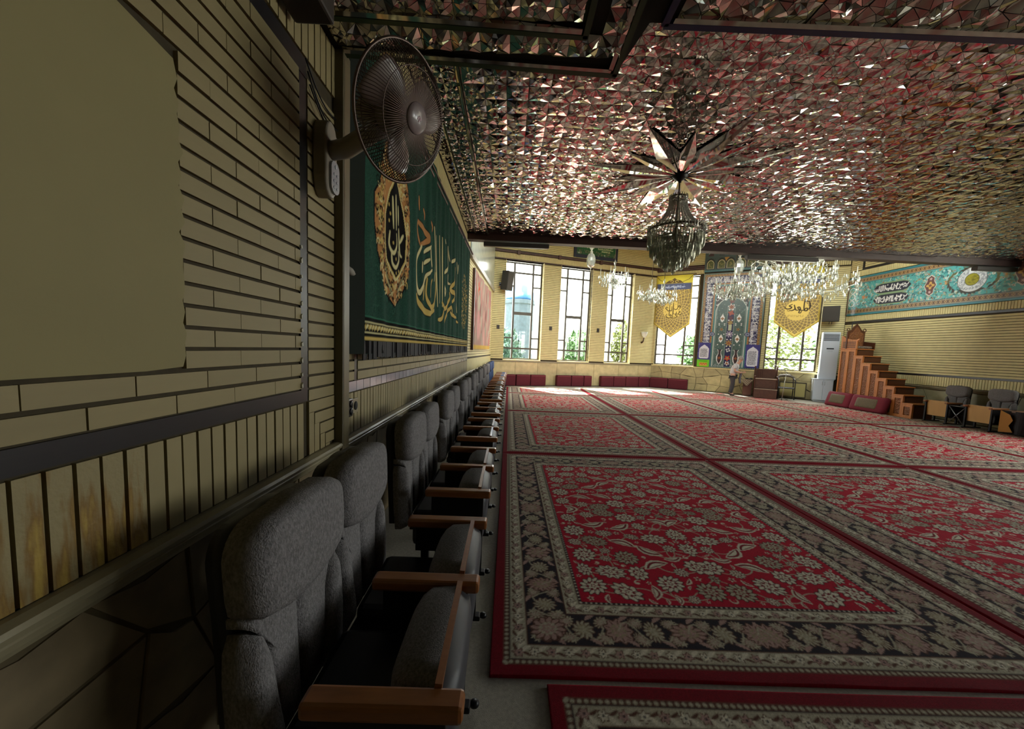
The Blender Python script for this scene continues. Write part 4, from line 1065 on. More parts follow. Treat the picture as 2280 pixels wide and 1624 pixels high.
X0, X1, Z1 = IX0 + .115, IX1 - .115, IZ1 - .115
cv.rect(X0, X1, 0, Z1, TGREEN)
cv.rect(X0, X1, Z1-.30, Z1, lin('4a2f2e'))                # cartouche with rust lettering
cv.poly([(X0+.06, Z1-.15), (X0+.2, Z1-.04), (X1-.2, Z1-.04), (X1-.06, Z1-.15), (X1-.2, Z1-.26), (X0+.2, Z1-.26)], lin('6e4038'))
script_band(cv, X0+.16, X1-.16, Z1-.24, Z1-.06, lin('d9853c'), 8, .02, False, 1.5)
cv.rect(X0, X1, Z1-.32, Z1-.30, WHITE)
# white spandrel above the pointed arch
AZ0, AZT, cx = Z1 - 1.0, Z1 - .50, NW / 2
cv.rect(X0, X1, AZ0, Z1-.32, lin('3a3834'))
for k in range(70):
    x, z = r.uniform(X0+.02, X1-.02), r.uniform(AZ0, Z1-.33); a0 = r.uniform(0, 6.28); q = r.uniform(.03, .06)
    cv.stroke([(x + q*math.cos(a0+t), z + q*math.sin(a0+t)) for t in np.linspace(0, 3.5, 8)], .018, WHITE)
for x in (X0+.12, X1-.12): cv.leaf(x, Z1-.45, .18, .07, -.8 if x < cx else .8, RUST)
hwid = (X1-X0)/2 - .03
arch = [(cx-hwid, 0)] + [(cx - hwid*math.cos(t)**.85, AZ0 - .05 + (AZT-AZ0+.05)*math.sin(t)**1.15) for t in np.linspace(0, PI/2, 12)] + [(cx + hwid*math.cos(t)**.85, AZ0 - .05 + (AZT-AZ0+.05)*math.sin(t)**1.15) for t in np.linspace(PI/2, 0, 12)] + [(cx+hwid, 0)]
cv.poly(arch, lin('4f635c')); cv.stroke(arch, .028, lin('c9d2c6'))
cv.rect(cx-.11, cx+.11, 0, 2.35, NAVY)
for k in range(520):                                     # small leaves over the field
    x, z = r.uniform(cx-hwid+.03, cx+hwid-.03), r.uniform(.03, AZ0+.25)
    if abs(x-cx) < .12: continue
    cv.leaf(x, z, .05, .018, r.uniform(0, 6.28), r.choice((DTEAL, DTEAL, lin('8fa59a'), lin('3c4a44'))))
for s in (-1, 1):
    for z in np.arange(.1, 2.6, .055): cv.rose(cx + s*.135, z, .012, 0, lin('a9bfb4')); cv.rose(cx + s*(hwid-.045), z, .012, 0, lin('a9bfb4'))
    for z in (2.05, 1.20): 
        x = cx + s*.30; cv.poly([(x, z+.22), (x+.085, z+.06), (x+.06, z-.06), (x, z-.14), (x-.06, z-.06), (x-.085, z+.06)], WHITE); cv.rose(x, z+.02, .062, 4, RUST, .15); cv.rose(x, z+.02, .025, 0, OCHRE)
    x = cx + s*.30; cv.rose(x, 1.62, .08, 5, OCHRE, .4); cv.rose(x, 1.62, .03, 0, RUST)
    for z in (1.86, 1.80, 1.42, .98): 
        for dx in (-.10, .10): cv.rose(x + dx, z, .022, 0, WHITE)
    vase = [(-.09, .78), (.09, .78), (.045, .70), (.05, .60), (.10, .46), (.085, .30), (.03, .18), (-.03, .18), (-.085, .30), (-.10, .46), (-.05, .60), (-.045, .70)]
    cv.poly([(x + a*1.15, z) for a, z in vase], WHITE); cv.poly([(x + a*.8, .03 + z*.95) for a, z in vase], lin('3d2f30')); cv.rose(x, .42, .06, 4, RUST, .2)
    for dx in (-.13, 0, .13): cv.rose(x + dx, .10, .05, 3, WHITE, .35, PI/2); cv.rose(x + dx, .10, .025, 0, DTEAL)
    cv.rose(cx + s*(hwid+.085), 1.42, .10, 0, lin('30324a')); cv.rose(cx + s*(hwid+.085), 1.42, .075, 0, lin('8a90a8')); cv.rose(cx + s*(hwid+.085), 1.42, .045, 3, lin('30324a'), .4)
for z, R, c, k in ((3.0, .13, RUST, 6), (2.78, .10, lin('6d3a30'), 4), (2.55, .14, WHITE, 6), (2.55, .11, RUST, 6), (2.30, .12, lin('a4543c'), 4), (2.08, .10, lin('5d3036'), 5), (1.90, .11, OCHRE, 6), (1.42, .14, lin('b7aec0'), 8), (1.42, .10, lin('6a5a78'), 5), (1.42, .055, WHITE, 5), (1.05, .13, OCHRE, 7), (1.05, .07, RUST, 5), (.76, .09, WHITE, 4), (.76, .05, NAVY, 4), (.42, .12, lin('b4462e'), 5), (.42, .06, OCHRE, 4), (.2, .09, WHITE, 5), (.2, .06, RUST, 3)):
    cv.rose(cx, z, R, k, c, .22, PI/2)
cv.rect(cx-.06, cx+.06, 1.58, 1.82, lin('b9bf9a'))
for s in (-1, 1):
    for z in (2.44, 2.0, 1.2, .92): cv.rose(cx + s*.065, z, .026, 0, WHITE)
cv.rect(0, NW, 0, .06, DTEAL)
x = .03
while x < NW: cv.rose(x, .03, .018, 0, lin('9fb0a0')); x += .06
me = cv.mesh('niche_panel', 'xz', None, skirt=.05); me.materials.append(M_TILEPAINT)
niche = link('niche_panel', me, None, None, FQ @ T(1.905, -.055, 1.06)); tag(niche, 'tall tiled prayer niche panel with white lettering bands on navy', 'tile panel')
# arcaded tile panel above the niche
TW, TH = 2.32, 1.15
cv = Canvas(TW, TH, .013, .013, lin('3d4f4c'))
cv.rect(0, TW, 0, .10, DTEAL)
x = .03
while x < TW: cv.rose(x, .05, .02, 0, TEAL); x += .06
for i in range(6):
    xc = .24 + i*.368 + (.02 if i % 2 else -.02)
    def A_(w, h, z0): return [(xc-w, z0), (xc-w, z0 + h*.55)] + [(xc - w*math.cos(t), z0 + h*.55 + h*.45*math.sin(t)**1.3) for t in np.linspace(.1, PI-.1, 11)] + [(xc+w, z0 + h*.55), (xc+w, z0)]
    cv.poly(A_(.178, .46, .11), lin('20241f')); cv.poly(A_(.14, .36, .14), lin('bdb38a')); cv.poly(A_(.115, .31, .155), lin('4d5526'))
    for q in range(9): cv.rose(xc + r.uniform(-.07, .07), .2 + r.uniform(0, .16), .016, 0, lin('8d8440'))
    if i % 2: cv.poly([(xc+.10, .58), (xc+.27, .58), (xc+.19, .34)], lin('b98a3a'))
    cv.poly([(xc-.10, .66), (xc+.10, .66), (xc+.10, 1.0), (xc-.10, 1.0)], lin('2a3438') if i % 2 else lin('3b1d1e'))
    cv.leaf(xc + .18, .85, .22, .09, 1.2, TEAL); cv.leaf(xc - .02, .80, .2, .05, .8, lin('90a79c'))
me = cv.mesh('arcade_panel', 'xz', lambda x, z: .03*np.clip((z-.6)*2, 0, 1), skirt=.05); me.materials.append(M_TILEPAINT)
tag(link('arcade_panel', me, None, None, FQ @ T(1.905, -.05, 5.09)), 'dark tile panel of small pointed arches above the niche, under the beam', 'tile panel')

# ------------------------------------------------------------------ turquoise frieze on the right wall
FWD, FHT = 5.6, 1.34
cv = Canvas(FWD, FHT, .0105, .0105, lin('4f9f9b'))
r = random.Random(31)
for k in range(1500):
    x, z = r.uniform(0, FWD), r.uniform(.2, 1.1); cv.leaf(x, z, r.uniform(.05, .12), r.uniform(.02, .05), r.uniform(0, 6.28), lin(r.choice(('3b7f80', '2f6468', '8fb3a6', 'b5c6bb', '5fb0a8', '6f7f5a', '9aa07a', '37504e'))))
for k in range(160):
    x, z = r.uniform(0, FWD), r.uniform(.2, 1.1); cv.rose(x, z, r.uniform(.025, .045), 5, lin(r.choice(('c9d2c6', 'b0b8ae', 'a9875f', '8f9a9a'))), .3, r.uniform(0, 6)); cv.rose(x, z, .014, 0, lin('7a4b35'))
for z0, z1, c in ((0, .055, lin('35808a')), (.055, .072, lin('2a1c1e')), (.072, .085, lin('b6aa94')), (.085, .20, lin('7a6040')), (.20, .212, lin('b6aa94')), (.212, .228, lin('3a2024')),
                  (FHT-.055, FHT, lin('35808a')), (FHT-.072, FHT-.055, lin('2a1c1e')), (FHT-.085, FHT-.072, lin('b6aa94')), (FHT-.20, FHT-.085, lin('8a6a44')), (FHT-.212, FHT-.20, lin('b6aa94')), (FHT-.228, FHT-.212, lin('3a2024'))): cv.rect(0, FWD, z0, z1, c)
x = .05
while x < FWD:
    for zc in (.142, FHT-.142): cv.rose(x, zc, .045, 4, lin('b79c62'), .3, 0); cv.rose(x + .06, zc, .024, 0, lin('4b2f28')); cv.rose(x, zc, .016, 0, lin('6e3f30'))
    x += .12
cv.rect(0, .05, 0, FHT, lin('5d4338')); cv.rect(.05, .07, .05, FHT-.05, lin('b6aa94'))
for zc in (.42, .65, .88):
    for t in range(6): cv.stroke([(.20 + .1*math.cos(a+t), zc + .1*math.sin(a+t)) for a in np.linspace(0, 2.4, 8)], .018, WHITE)
cv.rose(.64, .60, .09, 5, lin('c47a3a'), .35)
for (x0, x1, zc, sd) in ((.98, 2.18, .80, 41), (1.0, 2.16, .44, 42)):       # two dark cartouches of white lettering
    P = [(x0, zc), (x0+.1, zc+.11), (x0+.25, zc+.15), (x1-.25, zc+.15), (x1-.1, zc+.11), (x1, zc), (x1-.1, zc-.11), (x1-.25, zc-.15), (x0+.25, zc-.15), (x0+.1, zc-.11)]
    cv.poly([(x0 + (p[0]-x0)*1.0, zc + (p[1]-zc)*1.25) for p in P], lin('7f9a70')); cv.poly(P, lin('1d2030'))
    script_band(cv, x0+.08, x1-.10, zc-.10, zc+.10, WHITE, sd, .024, False, 1.25)
def cartouche(xc, zc, s=1.0):
    P = [(0, .30), (.10, .22), (.09, .14), (.16, 0), (.09, -.14), (.10, -.22), (0, -.30), (-.10, -.22), (-.09, -.14), (-.16, 0), (-.09, .14), (-.10, .22)]
    cv.poly([(xc + a*s*1.12, zc + b_*s*1.1) for a, b_ in P], lin('c9c2b4')); cv.poly([(xc + a*s, zc + b_*s) for a, b_ in P], lin('5d3a34'))
    cv.rose(xc, zc, .12*s, 4, lin('c39a4c'), .25, 0); cv.rose(xc, zc, .05*s, 4, lin('6d3f2c'), .2, .8)
    for sg in (-1, 1): cv.rose(xc, zc + sg*.20*s, .045*s, 5, lin('c9a8a0'), .3)
cartouche(2.72, .66, .95); cartouche(4.75, .66)
for xc in (3.12, 4.42): cv.rose(xc, .66, .06, 6, lin('c98a3a'), .4)
cx = 3.72
for q in range(26):
    an = q * .2417; cv.leaf(cx + .47*math.cos(an)*(1.2 if abs(math.cos(an)) > .7 else .85), .66 + .40*math.sin(an)*.9, .16, .06, an + 1.2, lin(r.choice(('3a3226', '5d5a34', '2e2a26'))))
cv.rose(cx, .66, .335, 0, lin('40443a')); cv.rose(cx, .66, .32, 0, lin('c9cdca'))
for k in range(90):
    an, q = r.uniform(0, 6.28), r.uniform(.20, .30); a0 = r.uniform(0, 6.28)
    cv.stroke([(cx + q*math.cos(an) + .03*math.cos(a0+t), .66 + q*math.sin(an) + .03*math.sin(a0+t)) for t in (0, .8, 1.6, 2.4)], .010, lin('6a7078'))
cv.rose(cx, .66, .165, 0, lin('3b3a2c')); cv.rose(cx, .66, .15, 0, lin('8f8a24'))
for k in range(24): 
    an, q = r.uniform(0, 6.28), r.uniform(0, .12); cv.stroke([(cx + q*math.cos(an), .66 + q*math.sin(an)), (cx + q*math.cos(an) + .04, .66 + q*math.sin(an) + r.uniform(-.03, .03))], .010, lin('5d5c14'))
me = cv.mesh('turquoise_frieze', 'xz', None, skirt=.03); me.materials.append(M_TILEPAINT)
tag(link('turquoise_frieze', me, None, None, FR @ T(.02, -.03, 3.19)), 'turquoise tile frieze with a round white medallion high on the right wall', 'tile frieze')

# ------------------------------------------------------------------ green text board above the second window
cv = Canvas(2.10, .74, .014, .014, lin('232a3c'))
cv.rect(.12, 1.98, .14, .74, lin('1f5a34'))
r = random.Random(51)
for k in range(120): cv.rose(r.uniform(.12, 1.98), r.uniform(.12, .26) + .1*abs(r.gauss(0, .5)), r.uniform(.015, .035), 4, lin(r.choice(('6d6a58', '4f5d4a', '8a7a64'))), .3)
for z, x0 in ((.66, .2), (.56, .2), (.46, .22)):
    script_band(cv, x0, x0 + .75, z-.04, z+.03, lin('c9d6b0'), int(z*100), .014, False, .8); script_band(cv, 1.12, 1.86, z-.06, z+.01, lin('c9d6b0'), int(z*100)+1, .014, False, .8)
script_band(cv, 1.3, 1.7, .31, .37, lin('c9d6b0'), 77, .014, False, .8)
for x in (.22, 1.45): cv.rose(x, .19, .04, 4, lin('b9bec0'), .3)
me = cv.mesh('text_board', 'xz', None, skirt=.05); me.materials.append(mat_paint('board_print', .4, .4))
tag(link('text_board', me, None, None, FW @ T(3.43, -.06, 5.46)), 'dark green board with lines of pale lettering above the second tall window', 'sign')

# ------------------------------------------------------------------ golden pennants
def mat_pennant():
    m = mat_paint('pennant_cloth', .6, .3); N, L = m.node_tree.nodes, m.node_tree.links
    t = N.new('ShaderNodeBsdfTranslucent'); mx = N.new('ShaderNodeMixShader'); mx.inputs[0].default_value = .26
    a = [n for n in N if n.type == 'VERTEX_COLOR'][0]; L.new(a.outputs[0], t.inputs[0])
    L.new(N['Principled BSDF'].outputs[0], mx.inputs[1]); L.new(t.outputs[0], mx.inputs[2]); L.new(mx.outputs[0], N['Material Output'].inputs[0]); return m
M_PENNANT = mat_pennant()
def pennant(F, u0, u1, zt, zs, zp, kind, label):
    w = u1 - u0; h = zt - zp; cv = Canvas(w, h, .0125, .0125, lin('a88f4e'))
    xc = w * .5; zc = h * .44 if kind == 1 else (3.42 - zp)
    n = 26
    for ring in range(14):                                # net of cells growing outwards
        R = .40 * 1.155**ring; q = PI * R / n
        for k in range(n):
            an = 2*PI*(k + .5*(ring % 2))/n; x, z = xc + R*math.cos(an), zc + R*math.sin(an)
            cv.rose(x, z, q*.82, 4, lin('6b5a3a'), .12, 0, 1.0, an + PI/4 if False else an)
            if ring > 4: cv.rose(x, z, q*.42, 4, lin('86734a'), .12, 0, 1.0, an)
    cv.rose(xc, zc, .385, 0, lin('a88f4c'))
    cv.rect(0, .055, 0, h, lin('8f7a35')); cv.rect(w-.055, w, 0, h, lin('8f7a35'))
    e = (zs - zp)
    for off, wd, c in ((0, .13, lin('8f7a35')), (.09, .014, lin('c9b35e'))): cv.stroke([(0, e + off), (xc, off), (w, e + off)], wd, c)
    cv.rect(0, w, h - .36, h, lin('b5a63c')); cv.rect(.06, w-.06, h - .62, h - .36, lin('9a8a4e')); cv.rect(.05, w-.05, h - .64, h - .37, lin('4a4f68'))
    script_band(cv, xc - .35, xc + .45, h-.56, h-.45, lin('a9b0c8'), 61, .016, False, .9)
    cv.poly([(xc-.40, h-.36), (xc-.25, h-.24), (xc-.1, h-.2), (xc, h-.12), (xc+.1, h-.2), (xc+.25, h-.24), (xc+.40, h-.36)], lin('54432a'))
    for s in (-1, 1):
        cv.stroke([(xc + s*(.1 + .03*math.cos(t)*2), h - .28 + .05*math.sin(t)) for t in np.linspace(0, 5, 10)], .016, lin('c9b35e')); cv.stroke([(xc + s*.36, h-.30), (xc + s*.6, h-.2), (xc + s*w/2, h-.02)], .022, lin('4a3b24'))
    INK = lin('231a12')
    def st(pts, wd=.034):
        P = [np.array((xc + a*.35, zc + b_*.35)) for a, b_ in pts]; out = []
        for i in range(len(P)-1):
            p0, p1, p2, p3 = P[max(i-1, 0)], P[i], P[i+1], P[min(i+2, len(P)-1)]
            for t in np.linspace(0, 1, 6, endpoint=False): out.append(.5*((2*p1) + (-p0+p2)*t + (2*p0-5*p1+4*p2-p3)*t*t + (-p0+3*p1-3*p2+p3)*t**3))
        out.append(P[-1]); cv.stroke(out, [wd*(.6 + .4*math.sin(PI*i/len(out))) for i in range(len(out))], INK)
    if kind == 1:                                         # two lines of script in the round field
        st([(.62, .92), (.62, .30), (.50, .12), (.30, .10), (.22, .22)]); st([(.80, .62), (.92, .52), (.86, .38), (.74, .42), (.78, .58), (.92, .50), (.94, .28), (.72, .02)])
        st([(.10, .95), (.10, -.62)], .042); st([(-.34, .90), (-.34, .05), (-.5, -.06), (-.62, .05), (-.66, .2)]); st([(-.08, .5), (-.08, 0), (-.2, -.06), (-.3, 0)]); st([(-.52, .3), (-.7, .42), (-.8, .25), (-.64, .1)])
        st([(1.02, -.18), (.86, -.12), (.84, -.28), (1.0, -.30)]); st([(.84, -.28), (.76, -.46), (.98, -.58), (1.12, -.42)]); st([(.76, -.46), (.5, -.50), (.52, -.2)]); st([(.5, -.50), (.34, -.46), (.46, -.66), (.66, -.74), (.40, -.94), (.0, -1.0), (-.2, -.86)])
        st([(-.34, .1), (-.36, -.64)]); st([(.0, -.66), (-.2, -.54), (-.22, -.72), (.06, -.72)]); st([(.05, -.70), (.1, -.86), (-.2, -.96), (-.55, -.9), (-.72, -.66), (-.62, -.46)])
        for a, b_ in ((.38, .75), (-.15, .75), (-.55, .7), (.9, .82), (1.1, .05), (.2, -.4), (-.82, -.2), (-.5, -.6), (.34, -.8), (.24, -.82)): cv.rose(xc + a*.35, zc + b_*.35, .018, 4, INK, .2)
    else:                                                 # a single word in larger script
        st([(1.0, 1.0), (1.12, .5), (1.05, .12)], .05); st([(.92, .95), (.62, 1.02), (.62, .1), (.86, -.02), (.92, .2), (.74, .22), (.66, .02)], .046)
        st([(.66, .02), (.46, .02), (.2, .12), (.05, .34), (.22, .36), (.3, .12), (.18, -.2), (.34, -.26), (.42, -.02)], .042); st([(.2, .06), (-.08, .06), (-.2, .34), (-.28, .62)], .042)
        st([(-.28, .62), (-.2, .2), (-.42, .02), (-.66, .02)], .042); st([(-.46, .68), (-.72, .52), (-.5, .38), (-.62, .22), (-.95, .2), (-1.12, .42)], .046)
        for a, b_ in ((-.84, -.0), (-.72, -.04)): cv.rose(xc + a*.35, zc + b_*.35, .02, 4, INK, .2)
        script_band(cv, xc-.3, xc+.25, zc-.25, zc-.16, lin('7f6b3a'), 63, .012, False, .9)
    line = lambda x: e * np.abs(x - xc) / xc
    me = cv.mesh('golden_pennant', 'xz', lambda x, z: .02 + .006*np.sin(x*7), keep=lambda x, z: z > line(x)); me.materials.append(M_PENNANT)
    o = link('golden_pennant', me, None, None, F @ T(u0, -.05, zp)); tag(o, label, 'pennant')
    b = MB(); b.tube([(-.10, -.02, h + .01), (w + .12, -.02, h + .01)], .018, 8); b.build('hanging_rod', M_DARKWOOD, o)
    for f_ in (.22, .30, .72, .80):
        x = w * f_; zz = float(e * abs(x - xc) / xc); b = MB(); b.tube([(x, -.02, zz + .01), (x, -.02, zz - .12)], .014, 5); b.build('tassel', mat('tassel', lin('c9b98a'), .8), o)
pennant(FQ, -.01, 1.50, 5.06, 2.90, 2.30, 1, 'golden pennant with round black script left of the tiled niche')
pennant(FQ, 4.53, 5.945, 5.08, 2.98, 2.38, 2, 'golden pennant with one large black word right of the niche')

# ------------------------------------------------------------------ plaques on the niche panel
def plaque(u0, u1, z0, z1, lines, label, green=False):
    w, h = u1-u0, z1-z0; cv = Canvas(w, h, .008, .008, lin('3d3876'))
    zb = .30 if green else 0
    r = random.Random(lines)
    for k in range(26): cv.rose(r.choice((r.uniform(.02, .06), w - r.uniform(.02, .06), r.uniform(0, w))), r.uniform(zb, h), .007, 4, lin('b8b6d8'), .4)
    zl, zh = zb + .06, h - .16
    cv.poly([(.06, zl + .06), (.10, zl), (w-.10, zl), (w-.06, zl + .06), (w-.06, zh - .10), (w-.12, zh - .02), (w/2 + .06, zh + .03), (w/2, zh + .08), (w/2 - .06, zh + .03), (.12, zh - .02), (.06, zh - .10)], lin('cfcfd4'))
    n = lines
    for i in range(n):
        z = zl + .06 + (zh - zl - .16) * (i + .5) / n; script_band(cv, .10, w-.10, z - .013, z + .017, lin('3a3a44'), 90 + i, .009, False, .5)
    if green:
        cv.rect(0, w*.97, 0, .31, lin('6fc21f')); cv.rect(.08, w*.8, .24, .26, lin('2f6a1e')); cv.rect(.10, w*.82, .05, .18, lin('c98a3a'))
        for i in range(3): cv.rose(.16 + i*.10, .115, .045, 4, lin('8f2f1e'), .3); cv.rose(.16 + i*.10, .10, .018, 0, lin('e0c27a'))
    me = cv.mesh('text_plaque', 'xz', None, skirt=.02); me.materials.append(mat_paint('plaque_print', .4, .4))
    tag(link('text_plaque', me, None, None, FQ @ T(u0, -.085, z0)), label, 'plaque')
plaque(1.91, 2.40, 1.07, 2.11, 9, 'violet text plaque with a green label at its foot, left of the niche', True)
plaque(3.68, 4.18, 1.12, 2.07, 14, 'violet text plaque with a white panel of fine lines, right of the niche')

# ------------------------------------------------------------------ speakers
M_SPK = mat('speaker_black', lin('33322f'), .65); M_GRILLE = mat('speaker_grille', lin('43403a'), .85, noise=.2, nscale=200)
def speaker(F, u, z, yaw, label, w=.36, h=.56, tilt=.12):
    root = empty('wall_speaker', M=F @ T(u, -.30, z) @ RZ(yaw) @ RX(tilt)); tag(root, label, 'speaker', 'wall speakers')
    b = MB(); b.prism([(-w/2, -.16), (w/2, -.16), (w/2*.72, .16), (-w/2*.72, .16)], -h/2, h/2, 'z'); o = b.build('cabinet', M_SPK, root); bv = o.modifiers.new('bevel', 'BEVEL'); bv.width = .012; bv.segments = 2
    b = MB(); b.cbox(-w/2 + .015, w/2 - .015, -.172, -.158, -h/2 + .02, h/2 - .02, .006); b.build('grille', M_GRILLE, root)
    b = MB(); b.tube([(0, .14, -.12), (0, .24, -.16), (0, .30, -.16)], .018, 8); b.box(-.05, .05, .285, .30, -.24, -.08); b.build('bracket', M_BLACKMETAL, root)
    b = MB(); b.tube([(-.04, -.05, -h/2), (-.05, -.05, -h/2 - .10)], .009, 6); b.tube([(.03, -.05, -h/2), (.025, -.05, -h/2 - .10)], .009, 6); b.build('cable_stub', M_BLACKMETAL, root)
speaker(FW, .47, 4.15, .75, 'dark loudspeaker on the brick pier left of the first tall window', .44, .72, .10)
speaker(FQ, 6.26, 3.26, -.28, 'dark loudspeaker above the standing air conditioner, far right corner', .50, .56, .10)
M_FIX = mat('fixture_grey', lin('4b4744'), .5)
for x0, x1, lab in ((-.68, .84, 'long dark lamp housing under the beam, left end above the first window'), (5.55, 7.25, 'long dark lamp housing under the beam above the tiled niche'), (11.2, 12.2, 'dark lamp housing under the beam at the right edge of the photo')):
    y = fascia_y((x0+x1)/2)
    b = MB(); b.cbox(x0, x1, y - .07, y + .06, ZC - .245, ZC - .152, .012); o = tag(b.build('lamp_housing', M_FIX), lab, 'lamp housing', 'lamp housings under the beam')
    b = MB(); b.box(x0 + .04, x1 - .04, y - .04, y + .03, ZC - .252, ZC - .243); b.build('diffuser', mat('grey_diffuser', lin('7d7a74'), .3), o)

# ------------------------------------------------------------------ air conditioner, cabinet, radiator
M_WHITE = mat('white_enamel', lin('c3cdd6'), .28, coat=.2); M_LOUVRE = mat('dark_slot', lin('23262a'), .5)
ac = empty('air_conditioner', M=FQ @ T(6.065, -.42, .86)); tag(ac, 'tall pale floor standing air conditioner beside the carved pulpit', 'air conditioner')
b = MB(); b.cbox(0, .50, 0, .36, 0, 1.73, .02); b.build('body', M_WHITE, ac)
for i in range(6): b = MB(); b.box(.03, .47, -.006, .01, 1.41 + i*.042, 1.432 + i*.042); b.build('louvre', M_LOUVRE, ac)
b = MB(); b.box(.14, .35, -.004, .01, 1.10, 1.145); b.build('display', M_LOUVRE, ac)
for i in range(2): b = MB(); b.box(.17, .32, -.003, .01, 1.05 - i*.035, 1.056 - i*.035); b.build('grip_line', mat('grey_line', lin('8f979c'), .4), ac)
cb = empty('white_cabinet', M=FQ @ T(5.925, -.56, .014)); tag(cb, 'low white two-door cabinet carrying the air conditioner', 'cabinet')
b = MB(); b.cbox(0, .57, .02, .50, .05, .84, .006); b.box(.03, .54, .06, .47, .0, .05); b.build('body', M_WHITE, cb)
b = MB(); b.cbox(-.02, .585, -.02, .52, .826, .845, .006); b.build('top', M_WHITE, cb)
for x0, x1, hx in ((.01, .28, .25), (.29, .56, .32)):
    b = MB(); b.cbox(x0, x1, -.002, .02, .07, .83, .006); d = b.build('door', M_WHITE, cb)
    b = MB(); b.tube([(hx, -.002, .62), (hx, -.025, .63), (hx, -.025, .75), (hx, -.002, .76)], .006, 6); b.build('handle', mat('steel', lin('9aa0a4'), .3, metal=.8), d)
rd = empty('radiator_box', M=FQ @ T(4.95, -.10, 0)); tag(rd, 'flat beige convector panel under the right window, behind the folding chair', 'radiator')
b = MB(); b.cbox(0, .80, 0, .09, .10, .62, .008); b.build('panel', mat('beige_enamel', lin('a99f66'), .4), rd)
b = MB(); b.box(-.03, .83, -.008, .09, .06, .10); b.box(-.03, 0, -.008, .09, .10, .66); b.box(.80, .83, -.008, .09, .10, .66); b.box(-.03, .83, -.008, .09, .62, .66); b.build('frame', mat('dark_bronze', lin('4a4434'), .4), rd)

# ------------------------------------------------------------------ small wall fittings at the far end
M_PLATE = mat('wall_plate', lin('3a3226'), .5); M_TULIP = mat('pale_glass_shade', lin('c9c9bd'), .3)
for F, u, z, lab in ((FW, .26, 2.36, 'small dark switch plate on the brick pier left of the first tall window'), (FW, 2.55, 2.42, 'small dark switch plate on the pier between first and second tall windows'), (FW, 4.80, 2.46, 'small dark switch plate on the pier between second and third tall windows')):
    b = MB(); b.cbox(u - .06, u + .06, -.03, .0, z - .085, z + .085, .008); o = tag(b.build('switch_plate', M_PLATE, None, F), lab, 'switch', 'switch plates on the piers')
    b = MB(); b.box(u - .02, u + .02, -.036, -.03, z - .03, z + .03); b.build('rocker', M_BLACKMETAL, o)
wl = empty('wall_lamp', M=FW @ T(7.10, -.02, 2.25)); tag(wl, 'wall lamp with a pale shade and dark bracket in the far corner pier', 'lamp')
b = MB(); b.tube([(0, .02, -.22), (-.02, -.12, -.16), (-.02, -.16, .0)], [.05, .03, .025], 8); b.build('bracket', M_DARKWOOD, wl)
b = MB(); b.lathe([(.03, 0), (.09, .06), (.13, .16), (.15, .26), (.14, .26), (.12, .16), (.02, .02)], 14, M=T(-.02, -.17, .0)); b.build('shade', M_TULIP, wl)

# ------------------------------------------------------------------ carved pulpit
M_WALNUT = mat('walnut', lin('b06c34'), .38, noise=.22, nscale=7, stretch=(4, 4, .5), coat=.15)
M_WALDARK = mat('dark_walnut', lin('4e2b18'), .40, noise=.25, nscale=8, stretch=(.6, 6, 6), coat=.1)
def mat_carve():
    m = mat('carved_walnut', lin('7a4a28'), .5, noise=.3, nscale=30)
    N, L = m.node_tree.nodes, m.node_tree.links; p = N['Principled BSDF']
    tc = N.new('ShaderNodeTexCoord'); v = N.new('ShaderNodeTexVoronoi'); v.inputs['Scale'].default_value = 26; bp = N.new('ShaderNodeBump'); bp.inputs['Strength'].default_value = .9; bp.inputs['Distance'].default_value = .02
    L.new(tc.outputs['Object'], v.inputs['Vector']); L.new(v.outputs['Distance'], bp.inputs['Height']); L.new(bp.outputs[0], p.inputs['Normal']); return m
M_CARVE = mat_carve()
pul = empty('pulpit', M=T(11.35, 10.37, .0) @ Matrix.Scale(1.015, 4)); tag(pul, 'carved brown wooden pulpit staircase of eight steps against the right wall', 'pulpit')
TOPS = [.415, .63, .85, 1.06, 1.275, 1.49, 1.72, 1.94]; TR, PWD = .272, .60
for k, zt in enumerate(TOPS):
    y0 = k*TR; y1 = (k+1)*TR if k < 7 else 2.46
    b = MB(); b.box(.05, PWD, y0 + .012, y1 + (.03 if k < 7 else 0), zt - .22 if k else .0, zt - .03); b.build('riser', M_WALDARK, pul)
    b = MB(); b.cbox(.0, PWD + .01, y0 - .015, y1 + .02, zt - .03, zt, .008); b.build('tread', M_WALNUT, pul)
    b = MB(); b.box(.10, PWD - .04, y0 + .004, y0 + .016, zt - .19 if k else .06, zt - .06); b.build('riser_panel', M_WALDARK, pul)
    # side panel of this step: stiles, rail and carved inset
    for (a, c, n_) in (((y0, y1, 1),) if k < 7 else ((y0, y0 + .28, 1), (y0 + .28, y1, 1))):
        b = MB(); b.box(0, .05, a, a + .05, 0, zt - .03); b.box(0, .05, c - .05, c, 0, zt - .03); b.box(0, .05, a + .05, c - .05, zt - .10, zt - .03); b.box(0, .05, a + .05, c - .05, 0, .08); sp_ = b.build('side_frame', M_WALNUT, pul)
        b = MB(); b.cbox(.012, .045, a + .055, c - .055, .085, zt - .105, .012); b.build('carved_panel', M_CARVE, sp_)
b = MB(); b.box(.05, PWD, 2.42, 2.46, 0, 1.94); b.build('rear_panel', M_WALDARK, pul)
yb = 7*TR
b = MB()
for sgn, y_ in ((0, 0),):
    b.prism([(yb - .02, 1.94), (2.46, 1.94), (2.46, 2.36), (2.40, 2.36), (2.30, 2.28), (2.1, 2.235), (yb + .0, 2.23), (yb - .06, 2.26), (yb - .08, 2.22), (yb - .02, 2.18)], .0, .03, 'x')
rail_ = b.build('arm_panel', M_WALNUT, pul)
